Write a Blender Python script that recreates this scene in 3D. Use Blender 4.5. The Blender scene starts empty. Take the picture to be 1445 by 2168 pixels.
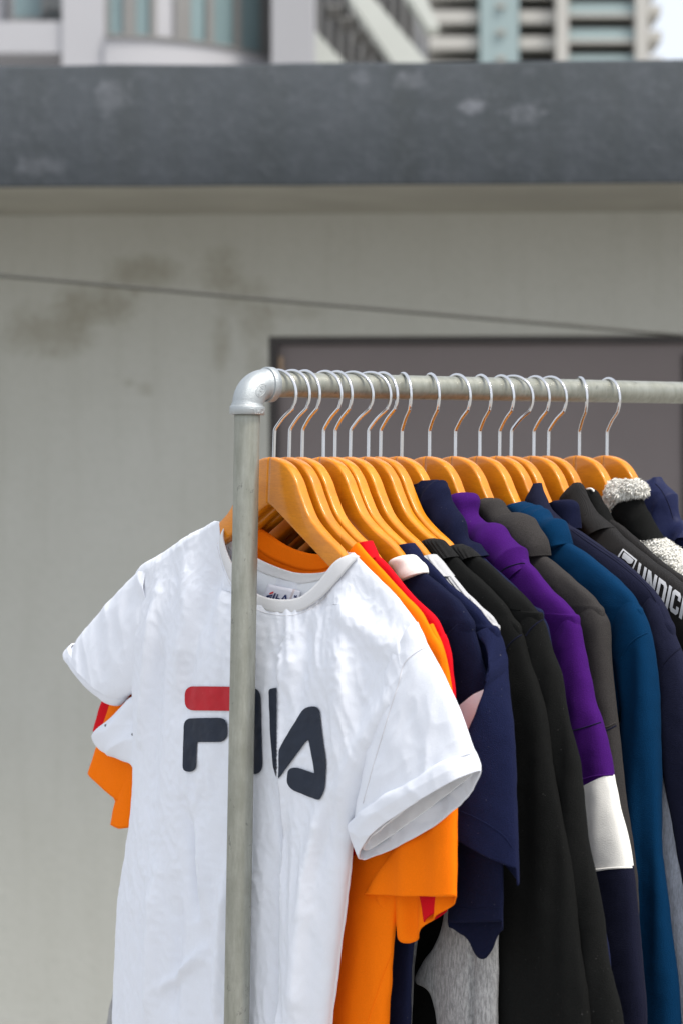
import bpy, bmesh, math, random
import numpy as np
from mathutils import Vector, Matrix
from mathutils.bvhtree import BVHTree
from mathutils.geometry import delaunay_2d_cdt

sc = bpy.context.scene
C = sc.collection
R = math.radians
rnd = random.Random(7)

# ---------------------------------------------------------------- camera
CAMZ = 1.70                       # eye height
FPX, CX, CY = 4860.0, 722.5, 1084.0
cam_d = bpy.data.cameras.new('camera')
cam = bpy.data.objects.new('camera', cam_d); C.objects.link(cam)
cam.location = (0, 0, CAMZ); cam.rotation_euler = (R(90), 0, 0)
cam_d.sensor_fit = 'VERTICAL'; cam_d.sensor_height = 22.3; cam_d.sensor_width = 14.9
cam_d.lens = FPX / 2168.0 * 22.3
cam_d.clip_start = 0.05; cam_d.clip_end = 2000
cam_d.dof.use_dof = True; cam_d.dof.focus_distance = 2.50; cam_d.dof.aperture_fstop = 3.7
cam_d.dof.aperture_blades = 8
sc.camera = cam

# ---------------------------------------------------------------- sky, sun, exposure
SUN_EL, SUN_AZ = 60.0, 131.0       # azimuth clockwise from +Y (view direction)
w = bpy.data.worlds.new('World'); sc.world = w; w.use_nodes = True
nt = w.node_tree; nt.nodes.clear()
sky = nt.nodes.new('ShaderNodeTexSky'); sky.sky_type = 'NISHITA'; sky.sun_disc = False
sky.sun_elevation = R(SUN_EL); sky.sun_rotation = R(SUN_AZ)
sky.air_density = 1.0; sky.dust_density = 6.0; sky.ozone_density = 1.0; sky.altitude = 20
bg = nt.nodes.new('ShaderNodeBackground'); bg.inputs['Strength'].default_value = 0.13
wo = nt.nodes.new('ShaderNodeOutputWorld')
# thin bright cloud over the whole sky: the blue is veiled with white, the same in every direction
veil = nt.nodes.new('ShaderNodeMix'); veil.data_type = 'RGBA'; veil.inputs[0].default_value = .72
veil.inputs[7].default_value = (6.7, 7.1, 7.7, 1)
nt.links.new(sky.outputs[0], veil.inputs[6]); nt.links.new(veil.outputs[2], bg.inputs[0]); nt.links.new(bg.outputs[0], wo.inputs[0])
sun_d = bpy.data.lights.new('sun', 'SUN'); sun_d.energy = 2.8; sun_d.angle = R(16); sun_d.color = (1, .955, .89)
sun = bpy.data.objects.new('sun', sun_d); C.objects.link(sun)
sdir = Vector((math.sin(R(SUN_AZ)) * math.cos(R(SUN_EL)), math.cos(R(SUN_AZ)) * math.cos(R(SUN_EL)), math.sin(R(SUN_EL))))
sun.rotation_euler = sdir.to_track_quat('Z', 'Y').to_euler()
sun.location = (3, 0, 6)
sc.view_settings.view_transform = 'Standard'; sc.view_settings.look = 'None'
sc.view_settings.gamma = 1; sc.view_settings.use_curve_mapping = False
sc.view_settings.exposure = 0.46
sc.render.engine = 'CYCLES'
sc.cycles.max_bounces = 6
sc.cycles.use_denoising = True

# ---------------------------------------------------------------- helpers: numbers
_prm = np.random.RandomState(5)
_perm = _prm.permutation(256); _perm = np.concatenate([_perm, _perm, _perm])
_grad = _prm.randn(256, 3); _grad /= np.linalg.norm(_grad, axis=1)[:, None]
def noise(x, y, z=0.0):
    x, y, z = np.broadcast_arrays(np.asarray(x, float), np.asarray(y, float), np.asarray(z, float))
    xi, yi, zi = np.floor(x).astype(int), np.floor(y).astype(int), np.floor(z).astype(int)
    xf, yf, zf = x - xi, y - yi, z - zi
    f = lambda t: t * t * t * (t * (t * 6 - 15) + 10)
    ux, uy, uz_ = f(xf), f(yf), f(zf)
    out = 0
    for i in (0, 1):
        for j in (0, 1):
            for k in (0, 1):
                h = _perm[_perm[_perm[(xi + i) & 255] + ((yi + j) & 255)] + ((zi + k) & 255)]
                g = _grad[h]
                d = g[..., 0] * (xf - i) + g[..., 1] * (yf - j) + g[..., 2] * (zf - k)
                out = out + d * (ux if i else 1 - ux) * (uy if j else 1 - uy) * (uz_ if k else 1 - uz_)
    return out * 1.6
def ridged(x, y, z=0.0):
    return 1 - 2 * np.abs(noise(x, y, z))
def sstep(a, b, x):
    t = np.clip((x - a) / (b - a), 0, 1); return t * t * (3 - 2 * t)
def catmull(P, n):
    P = np.asarray(P, float); k = len(P)
    if k == 2:
        t = np.linspace(0, 1, n)[:, None]; return P[0] * (1 - t) + P[1] * t
    Q = np.vstack([2 * P[0] - P[1], P, 2 * P[-1] - P[-2]])
    out = []
    for t in np.linspace(0, k - 1 - 1e-9, n):
        i = int(t); f = t - i
        p0, p1, p2, p3 = Q[i:i + 4]
        out.append(.5 * (2 * p1 + (p2 - p0) * f + (2 * p0 - 5 * p1 + 4 * p2 - p3) * f * f + (3 * p1 - p0 - 3 * p2 + p3) * f ** 3))
    return np.array(out)

# ---------------------------------------------------------------- helpers: the rail and the planes the clothes hang in
RAIL0 = np.array([-.0994, 2.443, .136 + CAMZ]); RAIL1 = np.array([.4234, 2.868, .1489 + CAMZ])
RD = (RAIL1 - RAIL0) / np.linalg.norm(RAIL1 - RAIL0)
hh = math.hypot(RD[0], RD[1]); WD = np.array([RD[0] / hh, RD[1] / hh, 0]); UD = np.array([WD[1], -WD[0], 0])
YAW = math.atan2(UD[1], UD[0])
EYE = np.array([0, 0, CAMZ])
def rail(s): return RAIL0 + RD * s
def ray(x, y): return np.array([(x - CX) / FPX, 1.0, (CY - y) / FPX])
def at(x, y, Y):
    v = EYE + ray(x, y) * Y; return Vector(v)
def uz(s, x, y, w=0.0):
    """Where in the hanging plane of the garment at rail position s (w in front of / behind it) a point of the photograph lies."""
    O = rail(s) + WD * w; d = ray(x, y); t = ((O - EYE) @ WD) / (d @ WD); p = EYE + d * t - O
    return [p @ UD, p[2]]
def pts(s, L, w=0.0): return [uz(s, p[0], p[1], w if len(p) < 3 else p[2]) + [0 if len(p) < 3 else p[2]] for p in L]

# ---------------------------------------------------------------- helpers: objects
def tag(o, label=None, cat=None, group=None, kind=None):
    if label: o['label'] = label
    if cat: o['category'] = cat
    if group: o['group'] = group
    if kind: o['kind'] = kind
    return o
def empty(name, loc, rz=0.0):
    o = bpy.data.objects.new(name, None); C.objects.link(o)
    o.location = loc; o.rotation_euler = (0, 0, rz); o.empty_display_size = .05
    return o
def link(name, me, mat=None, parent=None, smooth=True, solid=None):
    if mat is not None: me.materials.append(mat)
    if smooth: me.polygons.foreach_set('use_smooth', [True] * len(me.polygons))
    o = bpy.data.objects.new(name, me); C.objects.link(o)
    if parent is not None: o.parent = parent
    if solid:
        m = o.modifiers.new('solid', 'SOLIDIFY'); m.thickness = solid; m.offset = -1; m.use_even_offset = False
    return o
def grid_mesh(name, P, wrap=False):
    """P: (n, m, 3) array of points -> quad mesh."""
    n, m = P.shape[:2]
    idx = np.arange(n * m).reshape(n, m)
    if wrap: nx = np.roll(idx, -1, axis=1); a, b, c, d = idx[:-1], nx[:-1], nx[1:], idx[1:]
    else: a, b, c, d = idx[:-1, :-1], idx[:-1, 1:], idx[1:, 1:], idx[1:, :-1]
    F = np.stack([a, b, c, d], -1).reshape(-1, 4)
    me = bpy.data.meshes.new(name)
    me.vertices.add(n * m); me.vertices.foreach_set('co', P.reshape(-1))
    me.loops.add(F.size); me.loops.foreach_set('vertex_index', F.reshape(-1))
    me.polygons.add(len(F)); me.polygons.foreach_set('loop_start', np.arange(0, F.size, 4)); me.polygons.foreach_set('loop_total', np.full(len(F), 4))
    me.update(); me.validate()
    return me
def grid_normals(P, wrap):
    du = (np.roll(P, -1, 1) - np.roll(P, 1, 1)) if wrap else np.gradient(P, axis=1)
    dv = np.gradient(P, axis=0)
    N = np.cross(dv, du); L = np.linalg.norm(N, axis=-1, keepdims=True); return N / np.maximum(L, 1e-9)
def smi(f, pr):
    o_ = 0
    for k_, w_ in ((-.07, .12), (-.035, .23), (0, .30), (.035, .23), (.07, .12)): o_ = o_ + w_ * np.interp(np.clip(f + k_, 0, 1), pr[0], pr[1])
    return o_
def prof(v, t):
    if callable(v): return v(t)
    if np.isscalar(v): return np.full_like(t, v)
    v = np.asarray(v, float); return np.interp(t, v[:, 0], v[:, 1])
def tube_pts(A, B, bf, bb, n=90, m=72, p=2.4, disp=None, dipf=None, dipb=None, dipt=.3, end_f=None, end_b=None, endt=.75, cap0=False, cap1=False, wc=0.0):
    """Closed rings between the edge path A and the edge path B (points u, z[, w]); bf / bb: how far the cloth stands out to the front (-w) and back."""
    A = catmull(A, n); B = catmull(B, n)
    t = np.linspace(0, 1, n)
    th = np.linspace(0, 2 * np.pi, m, endpoint=False)
    e = 2.0 / p
    Cc = np.sign(np.cos(th)) * np.abs(np.cos(th)) ** e
    Ss = np.sign(np.sin(th)) * np.abs(np.sin(th)) ** e
    a = (A - B) / 2; c = (A + B) / 2
    F_, B_ = prof(bf, t), prof(bb, t)
    U = c[:, 0:1] + a[:, 0:1] * Cc; Z = c[:, 1:2] + a[:, 1:2] * Cc
    W0 = (c[:, 2:3] + a[:, 2:3] * Cc) if A.shape[1] > 2 else np.zeros_like(U)
    W = W0 + prof(wc, t)[:, None] + np.where(Ss < 0, F_[:, None], B_[:, None]) * Ss
    f = (Cc + 1) / 2
    fr = sstep(.1, -.1, Ss)       # 1 on the front half
    fade = np.clip(1 - t / dipt, 0, 1)[:, None] ** 1.6
    if dipf is not None: Z = Z - fade * fr * np.interp(f, dipf[0], dipf[1])
    if dipb is not None: Z = Z - fade * (1 - fr) * np.interp(f, dipb[0], dipb[1])
    fe = (np.clip((t - endt) / (1 - endt), 0, 1)[:, None]) ** 1.3
    if end_f is not None: Z = Z - fe * fr * smi(f, end_f)
    if end_b is not None: Z = Z - fe * (1 - fr) * smi(f, end_b)
    P = np.stack([U, W, Z], -1)
    if disp is not None:
        N = grid_normals(P, True)
        cen = P.mean(axis=1, keepdims=True)
        sg = np.sign(((P - cen) * N).sum()); N = N * (sg if sg else 1)
        P = P + N * disp(P, np.broadcast_to(t[:, None], U.shape), np.broadcast_to(th[None], U.shape))[..., None]
    if cap0:
        c0 = P[0].mean(0); P = np.concatenate([(c0 + (P[0] - c0) * .02)[None], (c0 + (P[0] - c0) * .6)[None], P])
    if cap1:
        c1 = P[-1].mean(0); P = np.concatenate([P, (c1 + (P[-1] - c1) * .6)[None], (c1 + (P[-1] - c1) * .02)[None]])
    return P
def tube(name, root, mat, A, B, bf, bb, solid=None, **k):
    P = tube_pts(A, B, bf, bb, **k)
    me = grid_mesh(name, P, True)
    fix_normals(me)
    return link(name, me, mat, root, solid=solid)
def fix_normals(me):
    bm = bmesh.new(); bm.from_mesh(me); bmesh.ops.recalc_face_normals(bm, faces=bm.faces); bm.to_mesh(me); bm.free()
def pipe_pts(path, r, m=16, up=(0, 1, 0)):
    path = np.asarray(path, float); n = len(path)
    T = np.gradient(path, axis=0); T /= np.linalg.norm(T, axis=1)[:, None]
    rr = np.full(n, r) if np.isscalar(r) else np.asarray(r)
    up = np.asarray(up, float); P = []
    prev = None
    for i in range(n):
        if prev is None:
            x = np.cross(up, T[i]);
            if np.linalg.norm(x) < 1e-6: x = np.cross((1, 0, 0), T[i])
        else: x = prev - T[i] * (prev @ T[i])
        x /= np.linalg.norm(x); prev = x; y = np.cross(T[i], x)
        th = np.linspace(0, 2 * np.pi, m, endpoint=False)[:, None]
        P.append(path[i] + rr[i] * (np.cos(th) * x + np.sin(th) * y))
    return np.array(P)
def pipe(name, path, r, mat, parent=None, m=16, caps=True, up=(0, 1, 0)):
    P = pipe_pts(path, r, m, up)
    if caps:
        c0, c1 = P[0].mean(0), P[-1].mean(0)
        P = np.concatenate([(c0 + (P[0] - c0) * .01)[None], P[:1], P, P[-1:], (c1 + (P[-1] - c1) * .01)[None]])
    me = grid_mesh(name, P, True); fix_normals(me)
    return link(name, me, mat, parent)
def box_bm(bm, x0, x1, y0, y1, z0, z1, M=None):
    vs = [bm.verts.new((x, y, z)) for x in (x0, x1) for y in (y0, y1) for z in (z0, z1)]
    if M is not None:
        for v in vs: v.co = M @ v.co
    for q in ((0, 1, 3, 2), (4, 6, 7, 5), (0, 4, 5, 1), (2, 3, 7, 6), (0, 2, 6, 4), (1, 5, 7, 3)): bm.faces.new([vs[i] for i in q])
def box(name, x0, x1, y0, y1, z0, z1, mat, parent=None, bev=0.0):
    bm = bmesh.new(); box_bm(bm, x0, x1, y0, y1, z0, z1)
    if bev: bmesh.ops.bevel(bm, geom=list(bm.edges), offset=bev, segments=2, affect='EDGES')
    bmesh.ops.recalc_face_normals(bm, faces=bm.faces)
    me = bpy.data.meshes.new(name); bm.to_mesh(me); bm.free()
    return link(name, me, mat, parent, smooth=False)
def prism(name, poly, thick, mat, parent=None, axis=(0, 1, 0)):
    """poly: 3-D outline; extruded by thick along axis."""
    bm = bmesh.new(); ax = Vector(axis) * thick
    a = [bm.verts.new(Vector(p)) for p in poly]; b = [bm.verts.new(Vector(p) + ax) for p in poly]
    bm.faces.new(a); bm.faces.new(b[::-1])
    for i in range(len(a)): bm.faces.new([a[i], a[i - 1], b[i - 1], b[i]])
    bmesh.ops.recalc_face_normals(bm, faces=bm.faces)
    me = bpy.data.meshes.new(name); bm.to_mesh(me); bm.free()
    return link(name, me, mat, parent, smooth=False)

# ---------------------------------------------------------------- materials
MATS = {}
def new_mat(name):
    m = bpy.data.materials.new(name); m.use_nodes = True
    return m, m.node_tree, m.node_tree.nodes['Principled BSDF']
def N_(nt, kind, **k):
    n = nt.nodes.new(kind)
    for a, b in k.items():
        if a in n.inputs: n.inputs[a].default_value = b
        else: setattr(n, a, b)
    return n
def ramp(nt, src, stops):
    r = nt.nodes.new('ShaderNodeValToRGB'); el = r.color_ramp.elements
    while len(el) > 1: el.remove(el[-1])
    for i, (p, c) in enumerate(stops):
        e = el[0] if i == 0 else el.new(p)
        e.position = p; e.color = (c, c, c, 1) if np.isscalar(c) else (*c, 1)
    nt.links.new(src, r.inputs[0]); return r.outputs[0]
def mix(nt, fac, a, b, mode='MIX'):
    m = nt.nodes.new('ShaderNodeMix'); m.data_type = 'RGBA'; m.blend_type = mode
    for s, v in ((0, fac), (6, a), (7, b)):
        if hasattr(v, 'is_output'): nt.links.new(v, m.inputs[s])
        elif s == 0: m.inputs[0].default_value = v
        else: m.inputs[s].default_value = (*v[:3], 1)
    return m.outputs[2]
def coords(nt, scale=(1, 1, 1), rot=(0, 0, 0), world=False):
    tc = nt.nodes.new('ShaderNodeNewGeometry' if world else 'ShaderNodeTexCoord'); mp = nt.nodes.new('ShaderNodeMapping')
    mp.inputs['Scale'].default_value = scale; mp.inputs['Rotation'].default_value = rot
    nt.links.new(tc.outputs['Position' if world else 'Object'], mp.inputs[0]); return mp.outputs[0]
def tex(nt, vec, scale, detail=3, rough=.55, kind='ShaderNodeTexNoise'):
    n = nt.nodes.new(kind); n.inputs['Scale'].default_value = scale
    if kind == 'ShaderNodeTexNoise': n.inputs['Detail'].default_value = detail; n.inputs['Roughness'].default_value = rough
    nt.links.new(vec, n.inputs['Vector']); return n.outputs[0]
def bump(nt, b, h, strength, dist, prev=None):
    n = nt.nodes.new('ShaderNodeBump'); n.inputs['Strength'].default_value = strength; n.inputs['Distance'].default_value = dist
    nt.links.new(h, n.inputs['Height'])
    if prev is not None: nt.links.new(prev, n.inputs['Normal'])
    if b is not None: nt.links.new(n.outputs[0], b.inputs['Normal'])
    return n.outputs[0]
def fabric(name, col, sheen=.25, grain=.12, rough=.95, fuzz=1.0, rib=None, mottle=.0, crumple=0.0, melange=0.0, lint=0.0):
    m, nt, b = new_mat(name)
    v = coords(nt)
    fine = tex(nt, v, 950, 2, .7); mid = tex(nt, v, 60, 4, .6)
    c = mix(nt, ramp(nt, fine, [(.3, 0.0), (.7, 1.0)]), [x * (1 - grain) for x in col], [min(1, x * (1 + grain)) for x in col])
    if melange:
        fib = tex(nt, coords(nt, (1, 1, .25), (0, 0, 0)), 420, 4, .75)
        c = mix(nt, ramp(nt, fib, [(.38, 0.0), (.62, 1.0)]), [x * (1 - melange) for x in col], [min(1, x * (1 + melange)) for x in col])
    if mottle: c = mix(nt, ramp(nt, mid, [(.3, 0.0), (.75, mottle)]), c, [x * .6 for x in col])
    if lint:
        sp = tex(nt, coords(nt, (1, 1, 1)), 420, 1, .5)
        c = mix(nt, ramp(nt, sp, [(.78, 0.0), (.81, lint * .5)]), c, (.45, .43, .42))
    nt.links.new(c, b.inputs['Base Color'])
    b.inputs['Roughness'].default_value = rough; b.inputs['Specular IOR Level'].default_value = .08
    b.inputs['Sheen Weight'].default_value = sheen; b.inputs['Sheen Roughness'].default_value = .5
    b.inputs['Sheen Tint'].default_value = (*[min(1, x * 2 + .15) for x in col], 1)
    nrm = bump(nt, None, fine, .55 * fuzz, .002)
    if crumple:
        cr = tex(nt, coords(nt, (1, 1, .55)), 16, 5, .62)
        nrm = bump(nt, None, cr, crumple, .012, nrm)
    if rib is not None:      # knitted ribs: bands across the given direction, metres per rib
        wv = nt.nodes.new('ShaderNodeTexWave'); wv.wave_type = 'BANDS'; wv.bands_direction = 'X'; wv.wave_profile = 'SIN'
        wv.inputs['Scale'].default_value = .314 / rib[0] ; wv.inputs['Distortion'].default_value = 0.3
        nt.links.new(coords(nt, (1, 1, 1), rib[1]), wv.inputs['Vector'])
        nrm = bump(nt, None, wv.outputs['Fac'], .8, rib[0] * .5, nrm)
    nt.links.new(nrm, b.inputs['Normal'])
    return m
M = {}
M['white'] = fabric('white_cotton', (.74, .765, .825), .05, .015, .9, .35, crumple=.16)
M['white_in'] = fabric('white_cotton_inside', (.78, .80, .83), .05, .015, .9, .35, crumple=.2)
M['white_rib'] = fabric('white_rib', (.79, .79, .80), .05, .02, .9, .5, rib=(.0012, (0, 0, 0)))
M['cream'] = fabric('cream_cotton', (.76, .745, .70), .1, .04, .9, .6)
M['orange'] = fabric('orange_cotton', (.93, .185, .003), .0, .05, .9, .5, crumple=.12)
M['red'] = fabric('red_cotton', (.60, .006, .014), .0, .06, .9, .5)
M['navy'] = fabric('navy_fleece', (.0065, .0085, .027), .05, .3, lint=.35)
M['navy_light'] = fabric('navy_brushed', (.0085, .0115, .039), .05, .25, lint=.4)
M['navy_dark'] = fabric('navy_dark_cotton', (.007, .008, .020), .10, .25)
M['black'] = fabric('black_fleece', (.0072, .0075, .0072), .05, .35, lint=.3)
M['black_rib'] = fabric('black_rib', (.012, .012, .012), .15, .3, rib=(.0030, (0, R(50), 0)))
M['black_smooth'] = fabric('black_tricot', (.016, .015, .015), .08, .2, .6, rib=(.0011, (0, R(35), 0)))
M['grey'] = fabric('grey_melange', (.30, .30, .30), .2, .15, melange=.32)
M['grey_light'] = fabric('light_grey_melange', (.46, .49, .56), .1, .10, melange=.2)
M['grey_rib'] = fabric('grey_rib', (.46, .46, .47), .2, .08, rib=(.0026, (0, R(50), 0)))
M['purple'] = fabric('purple_fleece', (.046, .006, .112), .05, .18, lint=.2)
M['charcoal'] = fabric('charcoal_fleece', (.037, .034, .033), .06, .3)
M['teal'] = fabric('teal_fleece', (.0007, .025, .072), .03, .18)
M['denim_navy'] = fabric('navy_wool', (.0115, .013, .030), .06, .3)
M['nylon'] = fabric('navy_nylon', (.012, .0155, .050), .1, .1, .45, .4, crumple=.25)
M['sherpa'] = fabric('sherpa', (.93, .91, .84), .3, .04, fuzz=1.6)

def metal_pipe():
    m, nt, b = new_mat('galvanised_pipe')
    v = coords(nt, (1, 1, .18)); n1 = tex(nt, v, 130, 5, .65); n2 = tex(nt, coords(nt), 28, 5, .7); n3 = tex(nt, coords(nt, (1, 1, .6)), 75, 6, .8)
    c = mix(nt, ramp(nt, n1, [(.3, 0.0), (.7, 1.0)]), (.25, .256, .215), (.385, .39, .345))
    c = mix(nt, ramp(nt, n2, [(.40, 0.0), (.70, .55)]), c, (.25, .255, .215))
    c = mix(nt, ramp(nt, n3, [(.615, 0.0), (.66, .65)]), c, (.13, .13, .12))
    nt.links.new(c, b.inputs['Base Color']); b.inputs['Metallic'].default_value = .7
    nt.links.new(ramp(nt, n2, [(.2, .36), (.8, .55)]), b.inputs['Roughness'])
    bump(nt, b, n1, .12, .001)
    return m
M['pipe'] = metal_pipe()
def metal_cast():
    m, nt, b = new_mat('galvanised_casting')
    v = coords(nt); n1 = tex(nt, v, 800, 3, .7); n2 = tex(nt, v, 60, 4, .6)
    c = mix(nt, n2, (.36, .39, .40), (.47, .50, .51)); nt.links.new(c, b.inputs['Base Color'])
    b.inputs['Metallic'].default_value = .65; b.inputs['Roughness'].default_value = .42
    bump(nt, b, n1, .45, .0016)
    return m
M['cast'] = metal_cast()
m, nt, b = new_mat('chrome_wire'); b.inputs['Base Color'].default_value = (.66, .66, .67, 1); b.inputs['Metallic'].default_value = 1; b.inputs['Roughness'].default_value = .09; M['chrome'] = m
def wood():
    m, nt, b = new_mat('varnished_maple')
    tc = nt.nodes.new('ShaderNodeTexCoord'); oi = nt.nodes.new('ShaderNodeObjectInfo')
    add = nt.nodes.new('ShaderNodeVectorMath'); add.operation = 'ADD'
    nt.links.new(tc.outputs['Object'], add.inputs[0]); nt.links.new(oi.outputs['Random'], add.inputs[1])
    mp = nt.nodes.new('ShaderNodeMapping'); mp.inputs['Scale'].default_value = (1, 3, 5); mp.inputs['Rotation'].default_value = (0, R(38), 0)
    nt.links.new(add.outputs[0], mp.inputs[0])
    g = tex(nt, mp.outputs[0], 14, 5, .6); g2 = tex(nt, mp.outputs[0], 140, 3, .6)
    c = mix(nt, ramp(nt, g, [(.3, 0.0), (.7, 1.0)]), (.60, .195, .003), (.74, .262, .005))
    c = mix(nt, ramp(nt, g2, [(.42, 0.0), (.8, .45)]), c, (.42, .125, .003))
    vr = nt.nodes.new('ShaderNodeMapRange'); vr.inputs['To Min'].default_value = .86; vr.inputs['To Max'].default_value = 1.06
    nt.links.new(oi.outputs['Random'], vr.inputs[0])
    hs = nt.nodes.new('ShaderNodeHueSaturation'); nt.links.new(c, hs.inputs['Color']); nt.links.new(vr.outputs[0], hs.inputs['Value'])
    nt.links.new(hs.outputs[0], b.inputs['Base Color'])
    b.inputs['Roughness'].default_value = .5; b.inputs['Specular IOR Level'].default_value = .2; b.inputs['Coat Weight'].default_value = .60; b.inputs['Coat Roughness'].default_value = .17
    bump(nt, b, g, .08, .002)
    return m
M['wood'] = wood()
def flat(name, col, rough=.8, var=.1, scale=3, bmp=0.0, met=0.0, scl=(1, 1, 1)):
    m, nt, b = new_mat(name); n = tex(nt, coords(nt, scl, world=True), scale, 5, .6)
    c = mix(nt, ramp(nt, n, [(.3, 0.0), (.7, 1.0)]), [x * (1 - var) for x in col], [min(1, x * (1 + var)) for x in col])
    nt.links.new(c, b.inputs['Base Color']); b.inputs['Roughness'].default_value = rough; b.inputs['Metallic'].default_value = met
    if bmp: bump(nt, b, n, bmp, .01)
    return m

# ================================================================ SETTING
def ground():
    m, nt, b = new_mat('concrete_ground')
    n = tex(nt, coords(nt, world=True), 1.3, 6, .65); n2 = tex(nt, coords(nt, world=True), 60, 3, .6)
    c = mix(nt, n, (.27, .26, .245), (.38, .37, .35)); c = mix(nt, ramp(nt, n2, [(.5, 0.0), (.8, .4)]), c, (.2, .2, .19))
    nt.links.new(c, b.inputs['Base Color']); b.inputs['Roughness'].default_value = .9; bump(nt, b, n2, .3, .004)
    bm = bmesh.new(); bmesh.ops.create_grid(bm, x_segments=8, y_segments=8, size=900)
    me = bpy.data.meshes.new('ground'); bm.to_mesh(me); bm.free()
    tag(link('ground', me, m, smooth=False), kind='structure')
ground()

# ---- the low building: everything in its own frame, origin on the wall plane, x along the wall
WALLY, YAWB = 7.35, R(-2.6)
def bpt(x, y, depth):
    """x, z in the building frame of a photo point lying on the plane depth metres in front of the wall."""
    n = np.array([math.sin(YAWB) * -1, math.cos(YAWB), 0]); O = np.array([0, WALLY, 0]) - n * depth
    ex = np.array([math.cos(YAWB), math.sin(YAWB), 0]); d = ray(x, y); t = ((O - EYE) @ n) / (d @ n); p = EYE + d * t
    return (p - O) @ ex, p[2]
bld = empty('concrete_building', (0, WALLY, 0), YAWB)
tag(bld, 'low rendered building with a dark flat roof edge and stained beige wall behind the rack', 'building')
def wall_mat():
    m, nt, b = new_mat('stained_render')
    p = coords(nt)
    n1 = tex(nt, p, 1.1, 5, .6); n2 = tex(nt, p, 5.5, 6, .7); n3 = tex(nt, p, 40, 4, .6)
    c = mix(nt, ramp(nt, n1, [(.3, 0.0), (.7, 1.0)]), (.408, .412, .372), (.456, .461, .426))
    dr = tex(nt, coords(nt, (6, 1, .35)), 2.4, 5, .65); c = mix(nt, ramp(nt, dr, [(.5, 0.0), (.8, .35)]), c, (.33, .33, .285))
    c = mix(nt, ramp(nt, n3, [(.45, 0.0), (.8, .22)]), c, (.30, .30, .26))
    def blob(cx, cz, rx, rz, amt, c):
        s = nt.nodes.new('ShaderNodeSeparateXYZ'); nt.links.new(p, s.inputs[0])
        def mth(op, a, bb=None):
            q = nt.nodes.new('ShaderNodeMath'); q.operation = op
            for i, v in enumerate((a, bb)):
                if v is None: continue
                if hasattr(v, 'is_output'): nt.links.new(v, q.inputs[i])
                else: q.inputs[i].default_value = v
            return q.outputs[0]
        dx = mth('DIVIDE', mth('SUBTRACT', s.outputs[0], cx), rx); dz = mth('DIVIDE', mth('SUBTRACT', s.outputs[2], cz), rz)
        d = mth('ADD', mth('MULTIPLY', dx, dx), mth('MULTIPLY', dz, dz))
        k = mth('SUBTRACT', mth('ADD', mth('MULTIPLY', n2, 2.3), mth('MULTIPLY', n3, .9)), mth('ADD', mth('MULTIPLY', d, .8), .93))
        return mix(nt, ramp(nt, k, [(.0, 0.0), (.8, amt * .75)]), c, (.235, .222, .17))
    for x, y, rx, ry, a in ((110, 700, 130, 75, .8), (200, 640, 120, 60, .8), (300, 580, 110, 50, .8), (240, 660, 60, 50, .5), (470, 565, 70, 55, .8), (510, 620, 70, 60, .6), (470, 720, 30, 80, .7), (540, 690, 50, 60, .6), (310, 825, 25, 25, .7), (540, 770, 30, 50, .4), (275, 810, 18, 10, .5), (620, 660, 90, 25, .4)):
        cx, cz = bpt(x, y, 0); c = blob(cx, cz, rx * WALLY / FPX, ry * WALLY / FPX, a, c)
    nt.links.new(c, b.inputs['Base Color']); b.inputs['Roughness'].default_value = .9
    bump(nt, b, n3, .3, .01)
    return m
M['wall'] = wall_mat()
x0, x1 = -4.2, 5.2
dxl, dzt = bpt(569, 712, 0); dxr = bpt(1560, 712, 0)[0]
xfl, ztop = bpt(0, 140, .85); ztopr = bpt(1445, 125, .85)[1]; zbl = bpt(0, 397, .85)[1]; zbr = bpt(1445, 388, .85)[1]
xfr = bpt(1445, 125, .85)[0]
def zl(za, zb, x): return za + (zb - za) * (x - xfl) / (xfr - xfl)
zs = 2.80
# wall around the door opening, 0.25 thick
bm = bmesh.new()
box_bm(bm, x0, dxl, 0, .25, 0, zs); box_bm(bm, dxr, x1, 0, .25, 0, zs); box_bm(bm, dxl, dxr, 0, .25, dzt, zs)
box_bm(bm, x0, x0 + .25, .25, 6, 0, zs); box_bm(bm, x1 - .25, x1, .25, 6, 0, zs); box_bm(bm, x0, x1, 6, 6.25, 0, zs)
me = bpy.data.meshes.new('wall'); bm.to_mesh(me); bm.free(); link('wall', me, M['wall'], bld, smooth=False)
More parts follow.
